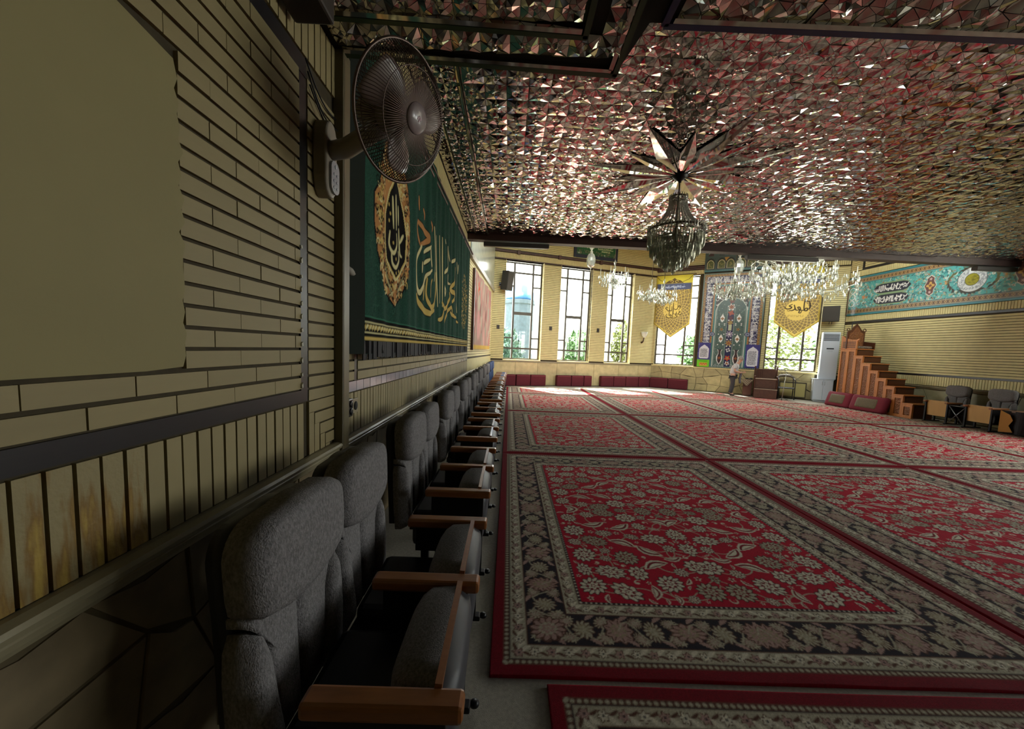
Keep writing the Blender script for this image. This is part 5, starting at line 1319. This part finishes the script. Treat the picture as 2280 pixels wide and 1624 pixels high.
for i in range(9):
    for j in range(4):
        b = MB(); cy_, cz_ = yb + .05 + i*.052, 1.985 + j*.055
        b.prism([(cy_ + .024, cz_), (cy_, cz_ + .024), (cy_ - .024, cz_), (cy_, cz_ - .024)], -.006, .002, 'x'); b.build('lattice_hole', M_WALDARK, rail_)
b = MB(); b.prism([(yb - .02, 1.94), (2.46, 1.94), (2.46, 2.2), (yb - .02, 2.15)], PWD - .03, PWD, 'x'); b.build('arm_panel', M_WALDARK, pul)
crest = [(-.02, 1.94), (-.02, 2.50), (.02, 2.52), (.10, 2.56), (.17, 2.66), (.27, 2.765), (.37, 2.66), (.44, 2.56), (.52, 2.52), (.56, 2.50), (.56, 1.94)]
b = MB(); b.prism(crest, 2.24, 2.28, 'y'); bd = b.build('back_board', M_WALDARK, pul)
b = MB(); b.prism([(.27 + (x-.27)*.82, 1.98 + (z-1.98)*.88) for x, z in crest], 2.225, 2.245, 'y'); b.build('carved_back', M_CARVE, bd)
for x in (.0, .54):
    s = 1 if x > .2 else -1
    b = MB(); b.tube([(x + s*.0 + .055*math.cos(t)*(1 - t/9), 2.26, 2.56 + .06*math.sin(t)*(1 - t/9)) for t in np.linspace(-1.2, 5.2, 16)], .013, 6); b.build('scroll', M_WALDARK, bd)
b = MB(); b.cbox(.06, PWD - .05, yb + .01, 2.22, 1.945, 2.03, .03); b.build('seat_cushion', mat('patterned_cover', lin('6f6152'), .9, noise=.7, nscale=22), pul)

# ------------------------------------------------------------------ floor cushions
M_RED = mat('red_velvet', lin('6a0f22'), .85, noise=.10, nscale=30, bump=.2, bscale=80); M_REDD = mat('dark_red_cloth', lin('561420'), .9, noise=.12, nscale=20, bump=.15, bscale=60)
M_BROCADE = mat('brocade', lin('57492c'), .7, noise=.55, nscale=60)
def floor_cushion(M, label):
    root = empty('floor_cushion', M=M); tag(root, label, 'cushion', 'red cushions leaning on the pulpit')
    o = [(-.44, .0), (.44, .0), (.46, .06), (.46, .44), (.43, .50), (-.43, .50), (-.46, .44), (-.46, .06)]
    b = MB(); b.pillow(o, 0, .09, .09, 6); c = b.build('cover', M_RED, root)
    b = MB(); b.pillow([(q[0]*.62, .25 + (q[1]-.25)*.62) for q in o], .078, .022, .03, 4); b.build('brocade_panel', M_BROCADE, root)
# lean against the pulpit side, facing -x
floor_cushion(T(11.11, 12.52, .016) @ RZ(PI/2) @ RX(math.radians(16)), 'red cushion with brocade centre leaning on the pulpit, left of two')
floor_cushion(T(11.11, 11.48, .016) @ RZ(PI/2 + .05) @ RX(math.radians(16)) @ Matrix.Diagonal((1.18, 1, 1, 1)), 'red cushion with brocade centre leaning on the pulpit, right of two')
cushs = [(.42, 1.02), (1.05, 1.66), (1.68, 2.35), (2.86, 3.52), (3.54, 4.12), (4.14, 4.52), (4.98, 5.60), (5.62, 6.22), (6.24, 6.90), (6.92, 7.50)]
ords = ['first', 'second', 'third', 'fourth', 'fifth', 'sixth', 'seventh', 'eighth', 'ninth', 'tenth']
proto = None
for i, (a, c) in enumerate(cushs):
    root = empty('wall_cushion', M=FW @ T((a+c)/2, -.14, .012))
    tag(root, 'dark red wall cushion, %s from the left under the tall windows' % ords[i], 'cushion', 'dark red cushions along the window wall')
    w = c - a
    b = MB(); b.cbox(-w/2, w/2, -.11, .10, 0, .46, .03); b.build('cover', M_REDD, root)
    b = MB(); b.box(-w/2 + .03, w/2 - .03, -.114, -.108, .415, .425); b.build('piping', mat('pink_piping', lin('8c4a50'), .8), root)
for i, (a, c) in enumerate(((.03, .80), (.82, 1.62))):
    root = empty('wall_cushion', M=FQ @ T((a+c)/2, -.14, .012)); tag(root, ('dark red wall cushion under the window left of the niche, ' + ('at the corner' if i == 0 else 'at the stone plinth')), 'cushion', 'dark red cushions along the window wall')
    b = MB(); w = c - a; b.cbox(-w/2, w/2, -.11, .10, 0, .46, .03); b.build('cover', M_REDD, root)
    b = MB(); b.box(-w/2 + .03, w/2 - .03, -.114, -.108, .415, .425); b.build('piping', bpy.data.materials['pink_piping'], root)

# ------------------------------------------------------------------ draped armchair, chest, folding chair, microphone stand
M_BROWNCLOTH = mat('brown_cloth', lin('54392d'), .9, noise=.15, nscale=12, bump=.3, bscale=25)
M_EDGE = mat('pale_hem', lin('a5917c'), .85)
M_CHWOOD = mat('chair_wood', lin('4a2a1c'), .4)
RZQ = math.atan2(PB[1]-PA[1], PB[0]-PA[0])
def place(u, d, rz, name): return empty(name, M=FQ @ T(u, -d, .019) @ RZ(rz))
ch = place(4.44, .72, .03, 'draped_armchair'); tag(ch, 'brown cloth-draped wooden armchair right of the standing man', 'chair')
b = MB(); b.cbox(-.36, .36, -.42, .0, .0, .34, .015); b.build('step_cover', M_BROWNCLOTH, ch)
b = MB(); b.cbox(-.34, .34, -.10, .34, .34, .72, .02); b.build('seat_cover', M_BROWNCLOTH, ch)
b = MB(); b.cbox(-.37, .37, -.43, -.38, .335, .355, .004); b.cbox(-.35, .35, -.13, -.05, .705, .745, .012); b.build('pale_hem', M_EDGE, ch)
b = MB(); b.cbox(-.33, .33, .30, .36, .70, 1.10, .02); b.build('backrest', M_BROWNCLOTH, ch)
for x in (-.36, .36):
    b = MB(); b.cbox(x - .025, x + .025, .29, .37, 0, 1.20, .008); b.build('post', M_CHWOOD, ch)
    b = MB(); b.cbox(x - .03, x + .03, -.12, .32, .80, .835, .008); b.cbox(x - .022, x + .022, -.12, -.08, .0, .80, .006); b.build('armrest', M_CHWOOD, ch)
for i in range(4): b = MB(); b.cbox(-.30 + i*.06, -.28 + i*.06, .285, .30, .74, 1.08, .004); b.build('slat', M_CHWOOD, ch)
bx = place(3.86, .40, 0, 'brown_chest'); tag(bx, 'brown wooden chest half covered by a patterned cloth beside the man', 'chest')
b = MB(); b.cbox(-.16, .15, -.22, .22, .03, .62, .012); b.box(-.14, .13, -.2, .2, 0, .03); b.build('body', mat('reddish_wood', lin('4f2a1c'), .5, noise=.2, nscale=6), bx)
b = MB(); b.cbox(-.175, .165, -.235, .235, .62, .65, .006); b.build('lid', M_CHWOOD, bx)
cl = Canvas(.36, .52, .012, .012, lin('8a7660'))
for i in range(12):
    for j in range(12): cl.rose(.02 + i*.042, .02 + j*.044, .016, 4, lin('4a3428') if (i+j) % 2 else lin('b5a58c'), .2)
me = cl.mesh('patterned_cloth', 'xy', lambda x, y: np.where(y < .28, -.9*(.28 - y), 0.0) + .004*np.sin(x*20), keep=lambda x, y: (y > .26) | (np.abs(x - .15) < y*.8 + .02))
co = np.empty(len(me.vertices)*3, np.float32); me.vertices.foreach_get('co', co); co = co.reshape(-1, 3); lo = co[:, 1] < .28; co[lo, 1] = .28 - (.28 - co[lo, 1])*.06; me.vertices.foreach_set('co', co.ravel()); me.update()
me.materials.append(mat_paint('patterned_cloth', .9, .1))
o = link('patterned_cloth', me, None, None, FQ @ T(3.86, -.40, .013) @ T(-.19, -.535, .657)); tag(o, 'folded patterned brown cloth hanging over the chest edge', 'cloth')
b = MB(); b.cbox(-.12, .12, -.06, .06, 0, .04, .01); o = b.build('dark_case', M_BLACKMETAL, None, FQ @ T(3.86, -.40, .665) @ T(.03, .14, .012)); tag(o, 'flat dark case lying on the right end of the chest', 'case')
b = MB(); b.box(-.03, .03, -.065, -.06, .012, .03); b.build('clasp', M_EDGE, o)

fc = place(5.10, .55, .04, 'folding_chair'); tag(fc, 'black framed chair with a low curved backrest, in front of the beige convector', 'chair')
b = MB()
for x in (-.26, .26):
    b = MB(); b.tube([(x, -.24, 0), (x, -.22, .40), (x, -.20, .66), (x*.98, -.10, .76), (x*.9, .20, .80)], .016, 8); b.build('leg', M_BLACKMETAL, fc)
    b = MB(); b.tube([(x, .24, 0), (x, .20, .42), (x*.9, .20, .80)], .016, 8); b.build('leg', M_BLACKMETAL, fc)
b = MB(); b.cbox(-.27, .27, -.22, .20, .40, .45, .02); b.build('seat', mat('black_vinyl', lin('26272a'), .4), fc)
b = MB(); b.tube([(-.25, .20, .80), (-.18, .26, .87), (0, .28, .89), (.18, .26, .87), (.25, .20, .80)], [.03, .05, .055, .05, .03], 10); b.build('backrest', mat('pale_vinyl', lin('6a6258'), .35, noise=.6, nscale=9), fc)
ms = place(4.97, 1.22, 0, 'microphone_stand'); tag(ms, 'thin steel microphone stand with a slanting boom before the black framed chair', 'microphone stand')
M_STEEL = mat('bright_steel', lin('b5b3a6'), .3, metal=.7)
b = MB(); b.tube([(0, 0, .03), (.06, .0, 1.02)], .011, 8); b.build('pole', M_STEEL, ms)
b = MB(); b.tube([(-.52, 0, 1.44), (-.35, 0, 1.32), (.46, 0, .78)], .010, 8); b.build('boom', M_STEEL, ms)
for k in range(3):
    a = k*2*PI/3 + .4; b = MB(); b.tube([(0, 0, .10), (.20*math.cos(a), .20*math.sin(a), .010)], .010, 6); b.build('leg', M_BLACKMETAL, ms)
b = MB(); b.tube([(-.52, 0, 1.44), (-.62, 0, 1.50)], [.018, .024], 10); b.build('microphone', M_BLACKMETAL, ms)
# dark draped table at the right edge
tb = empty('draped_table', (11.45, 7.55, .022)); tag(tb, 'low table under a black cloth with ochre pattern at the right edge', 'table')
b = MB(); b.cbox(.0, .55, .0, .95, .50, .535, .006); b.build('top', mat('table_wood', lin('6d4f3a'), .4), tb)
b = MB(); n = 24
for i in range(n):
    y0, y1 = .98*i/n - .01, .98*(i+1)/n - .01; f = lambda y: -.012 - .018*math.sin(y*22)
    b.add([(f(y0), y0, .53), (f(y1), y1, .53), (f(y1)*1.6, y1, .02), (f(y0)*1.6, y0, .02)], [(0, 1, 2, 3)])
b.add([(-.012, -.012, .53), (.55, -.012, .53), (.55, -.02, .02), (-.02, -.02, .02)], [(0, 1, 2, 3)]); b.add([(-.012, .97, .53), (.55, .97, .53), (.55, .98, .02), (-.02, .98, .02)], [(0, 1, 2, 3)])
b.build('cloth', mat('black_cloth', lin('1d1a1c'), .85), tb)
b = MB(); b.prism([(.97, .53), (.80, .45), (.74, .33), (.80, .20), (.72, .06), (.97, .03)], -.052, -.046, 'x'); b.build('ochre_motif', mat('ochre_cloth', lin('b07a34'), .8), tb)
for x, y in ((.06, .06), (.06, .9), (.5, .06), (.5, .9)): b = MB(); b.box(x-.02, x+.02, y-.02, y+.02, 0, .5); b.build('leg', M_CHWOOD, tb)

# ------------------------------------------------------------------ chandeliers
def mat_crystal(name, tint, tr=.35):
    m = bpy.data.materials.new(name); m.use_nodes = True
    N, L = m.node_tree.nodes, m.node_tree.links; p = N['Principled BSDF']
    p.inputs['Base Color'].default_value = (*tint, 1); p.inputs['Metallic'].default_value = .55; p.inputs['Roughness'].default_value = .08; p.inputs['IOR'].default_value = 1.5
    o = N['Material Output']; mx = N.new('ShaderNodeMixShader'); t = N.new('ShaderNodeBsdfTransparent'); t.inputs[0].default_value = (.95, .97, .95, 1); mx.inputs[0].default_value = 1 - tr
    L.new(t.outputs[0], mx.inputs[1]); L.new(p.outputs[0], mx.inputs[2]); L.new(mx.outputs[0], o.inputs[0]); return m
M_CRYS = mat_crystal('crystal', (.66, .67, .56), .40); M_CRYSD = mat_crystal('smoky_crystal', (.78, .77, .74), .42)
M_BRASS = mat('dark_brass', lin('4d3f2a'), .35, metal=.8)
def gem(r, h, n=5):
    b = MB(); b.lathe([(0, 0), (r*.55, -h*.12), (r, -h*.55), (r*.7, -h*.85), (0, -h)], n, smooth=False); return b
def mesh_of(b, name, m):
    me = bpy.data.meshes.new(name); me.from_pydata([tuple(v) for v in b.v], [], b.f); me.materials.append(m); return me
# (1) beaded basket chandelier
CX, CY = 2.345, 5.60
c1 = empty('basket_chandelier', (CX, CY, ZC)); tag(c1, 'dark beaded crystal basket chandelier hanging from the mirror star', 'chandelier')
b = MB(); b.lathe([(.0, -.0), (.10, -.01), (.11, -.05), (.06, -.09), (.02, -.12), (.012, -.14)], 12); b.build('canopy', M_BLACKMETAL, c1)
b = MB(); b.tube([(0, 0, -.12), (0, 0, -.95)], .010, 8); b.lathe([(.02, -.75), (.05, -.80), (.06, -.90), (.03, -.95), (.05, -1.0), (.02, -1.05)], 12); b.build('stem', M_BRASS, c1)
def torus(R, z, r, n=32): b = MB(); b.tube([(R*math.cos(2*PI*i/n), R*math.sin(2*PI*i/n), z) for i in range(n)], r, 6, closed=True); return b
torus(.115, -.34, .012).build('crown_ring', M_BRASS, c1); torus(.375, -.80, .016, 40).build('basket_ring', M_BRASS, c1); torus(.33, -.93, .010, 40).build('inner_ring', M_BRASS, c1)
bead = MB(); bead.lathe([(0, .013), (.012, .004), (.012, -.004), (0, -.013)], 5, smooth=False)
bs = MB()
for k in range(34):                                     # strands of beads from crown to basket
    a = 2*PI*k/34
    for i in range(26):
        t = i/25; R = .115 + (.375-.115)*(t**1.9); z = -.34 - .46*t**.82
        M = T(R*math.cos(a), R*math.sin(a), z); bs.add([M @ Vector(v) for v in bead.v], bead.f)
stuff(bs.build('bead_strands', M_CRYSD, c1, recalc=False))
g1 = mesh_of(gem(.016, .13), 'crystal_drop', M_CRYSD); g2 = mesh_of(gem(.018, .20), 'crystal_drop', M_CRYS)
def hang_(me, parent, x, y, z, s=1.0, name='crystal_drop'):
    o = bpy.data.objects.new(name, me); COL.objects.link(o); o.parent = parent; o.location = (x, y, z); o.scale = (s, s, s); o.rotation_euler = (0, 0, random.uniform(0, 6)); return o
for k in range(24): a = 2*PI*k/24; hang_(g1, c1, .12*math.cos(a), .12*math.sin(a), -.30, .8)
for k in range(56): a = 2*PI*k/56; hang_(g1, c1, .385*math.cos(a), .385*math.sin(a), -.74 + .02*math.sin(k), 1.0)
tiers = [(.375, -.86, 58), (.33, -.97, 48), (.27, -1.05, 38), (.20, -1.12, 28), (.13, -1.17, 18), (.06, -1.21, 9)]
for R, z, n_ in tiers:
    for k in range(n_): a = 2*PI*k/n_ + R*9; hang_(g2, c1, R*math.cos(a), R*math.sin(a), z + random.uniform(-.01, .01), 1.0 if R > .1 else .8)
    torus(R, z + .005, .006, 28).build('tier_ring', M_BRASS, c1)
b = MB(); b.lathe([(0, -1.33), (.022, -1.35), (.03, -1.38), (.02, -1.41), (0, -1.43)], 8, smooth=False); b.build('finial', M_CRYS, c1)
# (2) branched crystal chandeliers
M_CANDLE = mat('candle_sleeve', lin('b9b7a4'), .5)
def branched(loc, R, H, arms, rod, label, name='branched_chandelier', tiers_=1, drops=5, group=None, ztop=6.42):
    root = empty(name, loc); tag(root, label, 'chandelier', group)
    b = MB(); b.tube([(0, 0, H*.5), (0, 0, ztop - loc[2])], .009 if R < 1 else .02, 6); b.build('rod', M_BRASS, root)
    s = R
    b = MB(); b.lathe([(0, -H*.42), (s*.05, -H*.38), (s*.10, -H*.28), (s*.05, -H*.18), (s*.14, -H*.12), (s*.16, -H*.05), (s*.05, 0), (s*.08, H*.12), (s*.10, H*.22), (s*.04, H*.34), (s*.09, H*.42), (s*.03, H*.5), (0, H*.5)], 10, smooth=False); b.build('crystal_column', M_CRYS, root)
    gd = mesh_of(gem(.028*max(1, R*.55), .20*max(.9, R*.6)), 'crystal_drop', M_CRYS)
    for tr_ in range(tiers_):
        Rt = R*(1 - .32*tr_); zt = -H*.10 + tr_*H*.34; na = arms - 2*tr_
        for k in range(na):
            a = 2*PI*k/na + tr_*.3; ca, sa = math.cos(a), math.sin(a); L = lambda r_, z_: (r_*ca, r_*sa, z_)
            b = MB(); b.tube([L(s*.06, zt + .02), L(Rt*.35, zt - H*.13), L(Rt*.7, zt - H*.12), L(Rt*.95, zt + H*.02), L(Rt, zt + H*.06)], .013*max(1, R*.8), 6)
            ar = b.build('arm', M_CRYS, root)
            b = MB(); q = .05*max(1, R*.7); b.lathe([(0, 0), (q*.4, .005), (q*1.3, .03), (q*1.4, .035), (q*.3, .035)], 8, M=T(*L(Rt, zt + H*.06))); b.build('bobeche', M_CRYS, ar)
            b = MB(); b.lathe([(q*.26, .03), (q*.26, .03 + H*.13), (q*.14, .03 + H*.16), (q*.20, .03 + H*.19), (0, .03 + H*.25)], 8, M=T(*L(Rt, zt + H*.06))); b.build('candle', M_CANDLE, ar)
            for d in range(drops):
                an = a + (d - drops/2)*.6; hang_(gd, ar, Rt*ca + q*1.3*math.cos(an*2.1 + d), Rt*sa + q*1.3*math.sin(an*2.1 + d), zt + H*.09, .8 if R < 1 else .9)
            for d in range(3): hang_(gd, ar, *L(Rt*(.3 + .22*d), zt - H*.14), .8)
            if R > 1:                                     # scrolls rising from the column
                b = MB(); b.tube([L(s*.08, H*.05), L(Rt*.22, H*.25), L(Rt*.42, H*.52), L(Rt*.60, H*.60), L(Rt*.68, H*.50), L(Rt*.62, H*.44)], .016, 6); b.build('scroll', M_CRYS, root)
        fr_ = MB(); rg = random.Random(int(R*100) + tr_)
        for q_ in (.22, .38, .52, .68, .84, 1.0):        # many small drops between the arms
            for k in range(int(na*(2 + 4*q_)*(1 if R > 1 else .45))):
                a = rg.uniform(0, 2*PI); M = T(Rt*q_*math.cos(a), Rt*q_*math.sin(a), zt + H*rg.uniform(-.16, .22)); s_ = rg.uniform(.55, .95); fr_.add([M @ (v.co*s_) for v in gd.vertices], [tuple(p.vertices) for p in gd.polygons])
        stuff(fr_.build('crystal_fringe', M_CRYS, root, recalc=False))
        for k in range(na*2):
            a = 2*PI*k/(na*2); hang_(gd, root, s*.17*math.cos(a), s*.17*math.sin(a), zt - H*.02, .9)
    for k in range(max(6, arms)): a = 2*PI*k/max(6, arms); hang_(gd, root, s*.12*math.cos(a), s*.12*math.sin(a), -H*.30, .9)
    return root
branched((8.75, 12.0, 3.90), 1.62, 1.25, 12, 3, 'very large crystal chandelier with many arms before the right pennant', tiers_=2, drops=4)
branched((5.94, 10.2, 3.42), .49, .80, 6, 2, 'small crystal chandelier just left of the very large one, before the niche', drops=3, group='small branched chandeliers')
branched((3.47, 13.0, 4.10), .47, 1.05, 6, 2, 'small crystal chandelier in front of the third tall window', drops=3, group='small branched chandeliers')
branched((4.76, 13.0, 3.66), .40, .78, 6, 2, 'small crystal chandelier before the corner left of the golden pennant', drops=3, group='small branched chandeliers')
branched((5.66, 14.2, 3.79), .46, 1.04, 6, 2, 'small crystal chandelier directly before the left golden pennant', drops=3, group='small branched chandeliers')
def lantern(loc, label):
    root = empty('glass_lantern', loc); tag(root, label, 'lantern', 'round glass lanterns')
    b = MB(); b.tube([(0, 0, .38), (0, 0, 6.42 - loc[2])], .006, 6); b.build('wire', M_BRASS, root)
    b = MB(); b.lathe([(0, -.26), (.05, -.25), (.12, -.19), (.155, -.05), (.15, .06), (.11, .16), (.05, .22), (.04, .24)], 10, smooth=False); b.build('globe', mat_crystal('lantern_glass', (.72, .76, .70), .35), root)
    b = MB(); b.lathe([(.04, .24), (.055, .26), (.02, .30), (.05, .36), (.08, .40), (.02, .38), (0, .38)], 10); b.build('cap', M_CANDLE, root)
    b = MB(); b.lathe([(0, -.42), (.014, -.40), (.012, -.30), (.03, -.26), (0, -.25)], 8); b.build('finial', M_CANDLE, root)
lantern((2.65, 13.0, 4.60), 'round glass lantern hanging before the green text board'); lantern((7.68, 13.0, 4.60), 'round glass lantern hanging before the top of the niche')

# ------------------------------------------------------------------ the man at the niche
M_SKIN = mat('skin', lin('b98a72'), .55); M_SHIRT = mat('grey_shirt', lin('b5b3b0'), .85, noise=.06, nscale=30); M_TROUS = mat('dark_trousers', lin('3a3638'), .85); M_HAIR = mat('grey_hair', lin('8c877e'), .8, noise=.3, nscale=60); M_SHOE = mat('dark_shoe', lin('2a2422'), .5); M_COAT = mat('grey_coat', lin('56545a'), .9, noise=.15, nscale=12)
man = empty('person', M=FQ @ T(3.335, -.90, .014) @ RZ(-.08) @ Matrix.Scale(.93, 4)); tag(man, 'stooping grey-haired man in a pale short-sleeved shirt and dark trousers', 'person')
# local +x is the way he faces (to the right in the photo), +y away from the room
def skin(name, verts, edges, radii, m, parent, sub=2, root=0):
    me = bpy.data.meshes.new(name); me.from_pydata(verts, edges, []); me.materials.append(m)
    o = bpy.data.objects.new(name, me); COL.objects.link(o); o.parent = parent
    md = o.modifiers.new('skin', 'SKIN'); md.use_smooth_shade = True
    for i, q in enumerate(radii): me.skin_vertices[0].data[i].radius = (q if hasattr(q, '__len__') else (q, q)); me.skin_vertices[0].data[i].use_root = (i == root)
    s = o.modifiers.new('sub', 'SUBSURF'); s.levels = sub; s.render_levels = sub
    return o
V = [(0, 0, .86), (.02, 0, 1.02), (.05, 0, 1.17), (.10, 0, 1.30), (.155, 0, 1.375), (.20, 0, 1.43), (.235, 0, 1.50), (.245, 0, 1.575),      # 0-7 spine, neck, head
     (.09, -.17, 1.30), (.07, -.20, 1.06), (.26, -.14, .99), (.335, -.09, 1.0),                                                    # 8-11 near arm to wrist
     (.09, .17, 1.30), (.07, .20, 1.06), (.26, .14, .99), (.335, .09, 1.0),                                                        # 12-15 far arm
     (0, -.085, .80), (.035, -.10, .45), (-.02, -.10, .09), (0, .085, .80), (.00, .10, .45), (-.08, .10, .09),                       # 16-21 legs
     (.10, -.105, .045), (.05, .105, .045), (.262, 0, 1.645)]
E_ = [(0, 1), (1, 2), (2, 3), (3, 4), (4, 5), (5, 6), (6, 7), (3, 8), (8, 9), (9, 10), (10, 11), (3, 12), (12, 13), (13, 14), (14, 15), (0, 16), (16, 17), (17, 18), (0, 19), (19, 20), (20, 21), (18, 22), (21, 23), (7, 24)]
Rr = [.125, .13, .135, .12, .065, .055, .075, .09, .055, .042, .036, .027, .055, .042, .036, .027, .085, .06, .042, .085, .06, .042, .036, .036, .055]
skin('body', V, E_, Rr, M_SKIN, man)
skin('shirt', [(-.005, 0, .87), (.02, 0, 1.02), (.05, 0, 1.17), (.10, 0, 1.295), (.145, 0, 1.36), (.09, -.17, 1.30), (.075, -.20, 1.13), (.09, .17, 1.30), (.075, .20, 1.13)], [(0, 1), (1, 2), (2, 3), (3, 4), (3, 5), (5, 6), (3, 7), (7, 8)], [.168, .160, .158, .14, .075, .072, .066, .072, .066], M_SHIRT, man)
skin('trousers', [(0, 0, .93), (0, -.085, .80), (.035, -.10, .45), (-.02, -.10, .08), (0, .085, .80), (.0, .10, .45), (-.08, .10, .08)], [(0, 1), (1, 2), (2, 3), (0, 4), (4, 5), (5, 6)], [.158, .108, .082, .070, .108, .082, .070], M_TROUS, man)
for s, x in ((-1, -.02), (1, -.08)): skin('shoe', [(x - .04, s*.10, .035), (x + .06, s*.103, .035), (x + .15, s*.106, .028)], [(0, 1), (1, 2)], [.040, .042, .034], M_SHOE, man)
for s in (-1, 1):                                       # hands: palm, four bent fingers and a thumb, held together
    wv = (.335, s*.09, 1.0); skin('palm', [wv, (.375, s*.07, 1.005), (.415, s*.05, 1.01)], [(0, 1), (1, 2)], [.024, (.030, .02), (.030, .018)], M_SKIN, man, 1)
    for q in range(4): skin('finger', [(.405, s*.05, .99 + q*.014), (.44, s*.035, .995 + q*.014), (.462 - abs(q-1.5)*.006, s*.015, .992 + q*.013)], [(0, 1), (1, 2)], [.009, .008, .006], M_SKIN, man, 1)
    skin('thumb', [(.36, s*.06, 1.025), (.39, s*.04, 1.045), (.42, s*.03, 1.045)], [(0, 1), (1, 2)], [.011, .010, .008], M_SKIN, man, 1)
HD = T(.255, 0, 1.575) @ RY(.30)
b = MB(); b.lathe([(.0, .118), (.05, .108), (.085, .075), (.098, .03), (.098, -.02), (.085, -.05)], 16, M=HD @ T(-.022, 0, .005)); b.build('hair', M_HAIR, man)
b = MB(); b.lathe([(0, .012), (.012, .006), (.016, -.006), (0, -.014)], 8, M=HD @ T(.098, 0, -.012) @ RY(PI/2)); b.build('nose', M_SKIN, man)
for s in (-1, 1):
    b = MB(); b.lathe([(0, .008), (.009, .003), (.009, -.003), (0, -.008)], 8, M=HD @ T(.082, s*.032, .012)); b.build('eye', M_SHOE, man)
    b = MB(); b.lathe([(0, .03), (.014, .015), (.016, -.01), (.008, -.028), (0, -.03)], 8, M=HD @ T(.0, s*.094, -.01)); b.build('ear', M_SKIN, man)
b = MB(); b.box(.082, .090, -.022, .022, -.052, -.046, M=HD); b.build('mouth', mat('lips', lin('8a5048'), .6), man)
b = MB(); vs = []; fs = []
for i in range(9):
    for j in range(7):
        y = -.09 + .18*j/6; z = .995 - .46*i/8; vs.append((.27 + .02*math.sin(j*1.7) + .012*math.sin(i), y*(1 + .2*i/8), z))
for i in range(8):
    for j in range(6): fs.append((i*7+j, i*7+j+1, (i+1)*7+j+1, (i+1)*7+j))
b.add(vs, fs, True); o = b.build('folded_coat', M_COAT, None, FQ @ T(3.335, -.90, .014) @ RZ(-.08) @ Matrix.Scale(.93, 4)); sd = o.modifiers.new('solid', 'SOLIDIFY'); sd.thickness = .05; sd.offset = 0
tag(o, 'grey coat hanging over the forearms of the standing man', 'coat')

# ------------------------------------------------------------------ outside the windows
M_LEAF = mat('leaf_green', lin('3f642d'), .7, noise=.35, nscale=2.0); M_LEAF2 = mat('leaf_yellow_green', lin('606c2c'), .7, noise=.35, nscale=2.0); M_LEAF3 = mat('leaf_blue_green', lin('3b5c4a'), .7, noise=.3, nscale=2.0); M_TRUNKW = mat('bark', lin('6a5a48'), .9)
b = MB(); b.box(-30, 60, -20, 70, -.9, -.6); struct(b.build('floor', mat('outside_paving', lin('b5b3a6'), .9, noise=.1, nscale=2)))
def tree(x, y, h, w, m, label, n=900, seed=0, z0=-.6):
    r = random.Random(seed); root = empty('garden_tree', (x, y, z0)); tag(root, label, 'tree', 'garden trees outside the windows')
    b = MB(); b.tube([(0, 0, 0), (.03, .02, h*.45), (0, 0, h*.7)], [.10, .07, .03], 8); b.build('trunk', M_TRUNKW, root)
    b = MB()
    for k in range(n):
        while True:
            p = Vector((r.uniform(-1, 1), r.uniform(-1, 1), r.uniform(-1, 1)))
            if p.length < 1: break
        p = Vector((p.x*w, p.y*w, h*.58 + p.z*h*.42)); a = Vector((r.gauss(0, 1), r.gauss(0, 1), r.gauss(0, 1))).normalized()*.16; c = a.orthogonal().normalized()*.08
        b.add([p - a, p + c, p + a, p - c], [(0, 1, 2, 3)])
    stuff(b.build('foliage', m, root, recalc=False))
tree(-.2, 19.5, 3.2, 1.0, M_LEAF3, 'dark green shrub seen through the lower first window', seed=1)
tree(4.0, 22.0, 3.4, .9, M_LEAF, 'green shrub seen through the lower panes of the second window', seed=2)
tree(6.9, 23.0, 4.2, .7, M_LEAF2, 'yellow-green shrub seen through the third tall window', seed=3)
tree(10.2, 20.5, 3.4, 1.0, M_LEAF, 'pale green tree seen below the left golden pennant', seed=4)
tree(15.2, 21.2, 5.4, 1.6, M_LEAF2, 'yellow-green tree at the left of the right window', seed=5, n=1400)
tree(15.9, 17.8, 4.4, 1.3, M_LEAF, 'bushy green tree in the middle of the right window', seed=6, n=1400)
tree(18.8, 19.0, 5.0, 1.2, M_LEAF3, 'blue-green tree at the right of the right window', seed=7)
tw = empty('minaret', (.55, 24.5, -.6)); tag(tw, 'blue-domed grey tower seen through the first tall window', 'tower')
b = MB(); b.lathe([(.95, 0), (.95, 4.9), (1.05, 4.95), (1.05, 5.15), (.95, 5.2)], 12, smooth=False); b.build('shaft', mat('tower_stone', lin('3a494f'), .8, noise=.2, nscale=6), tw)
b = MB(); b.lathe([(.95, 5.2), (1.0, 5.5), (.8, 6.0), (.4, 6.35), (0, 6.55)], 16); b.build('dome', mat('dome_blue', lin('2a5d8a'), .4), tw)
b = MB(); b.box(-8, 8, 28, 28.3, -.6, 3.2); o = b.build('garden_wall', mat('white_render', lin('c9ccc8'), .9)); tag(o, 'pale garden wall far outside behind the tower and shrubs', 'wall')
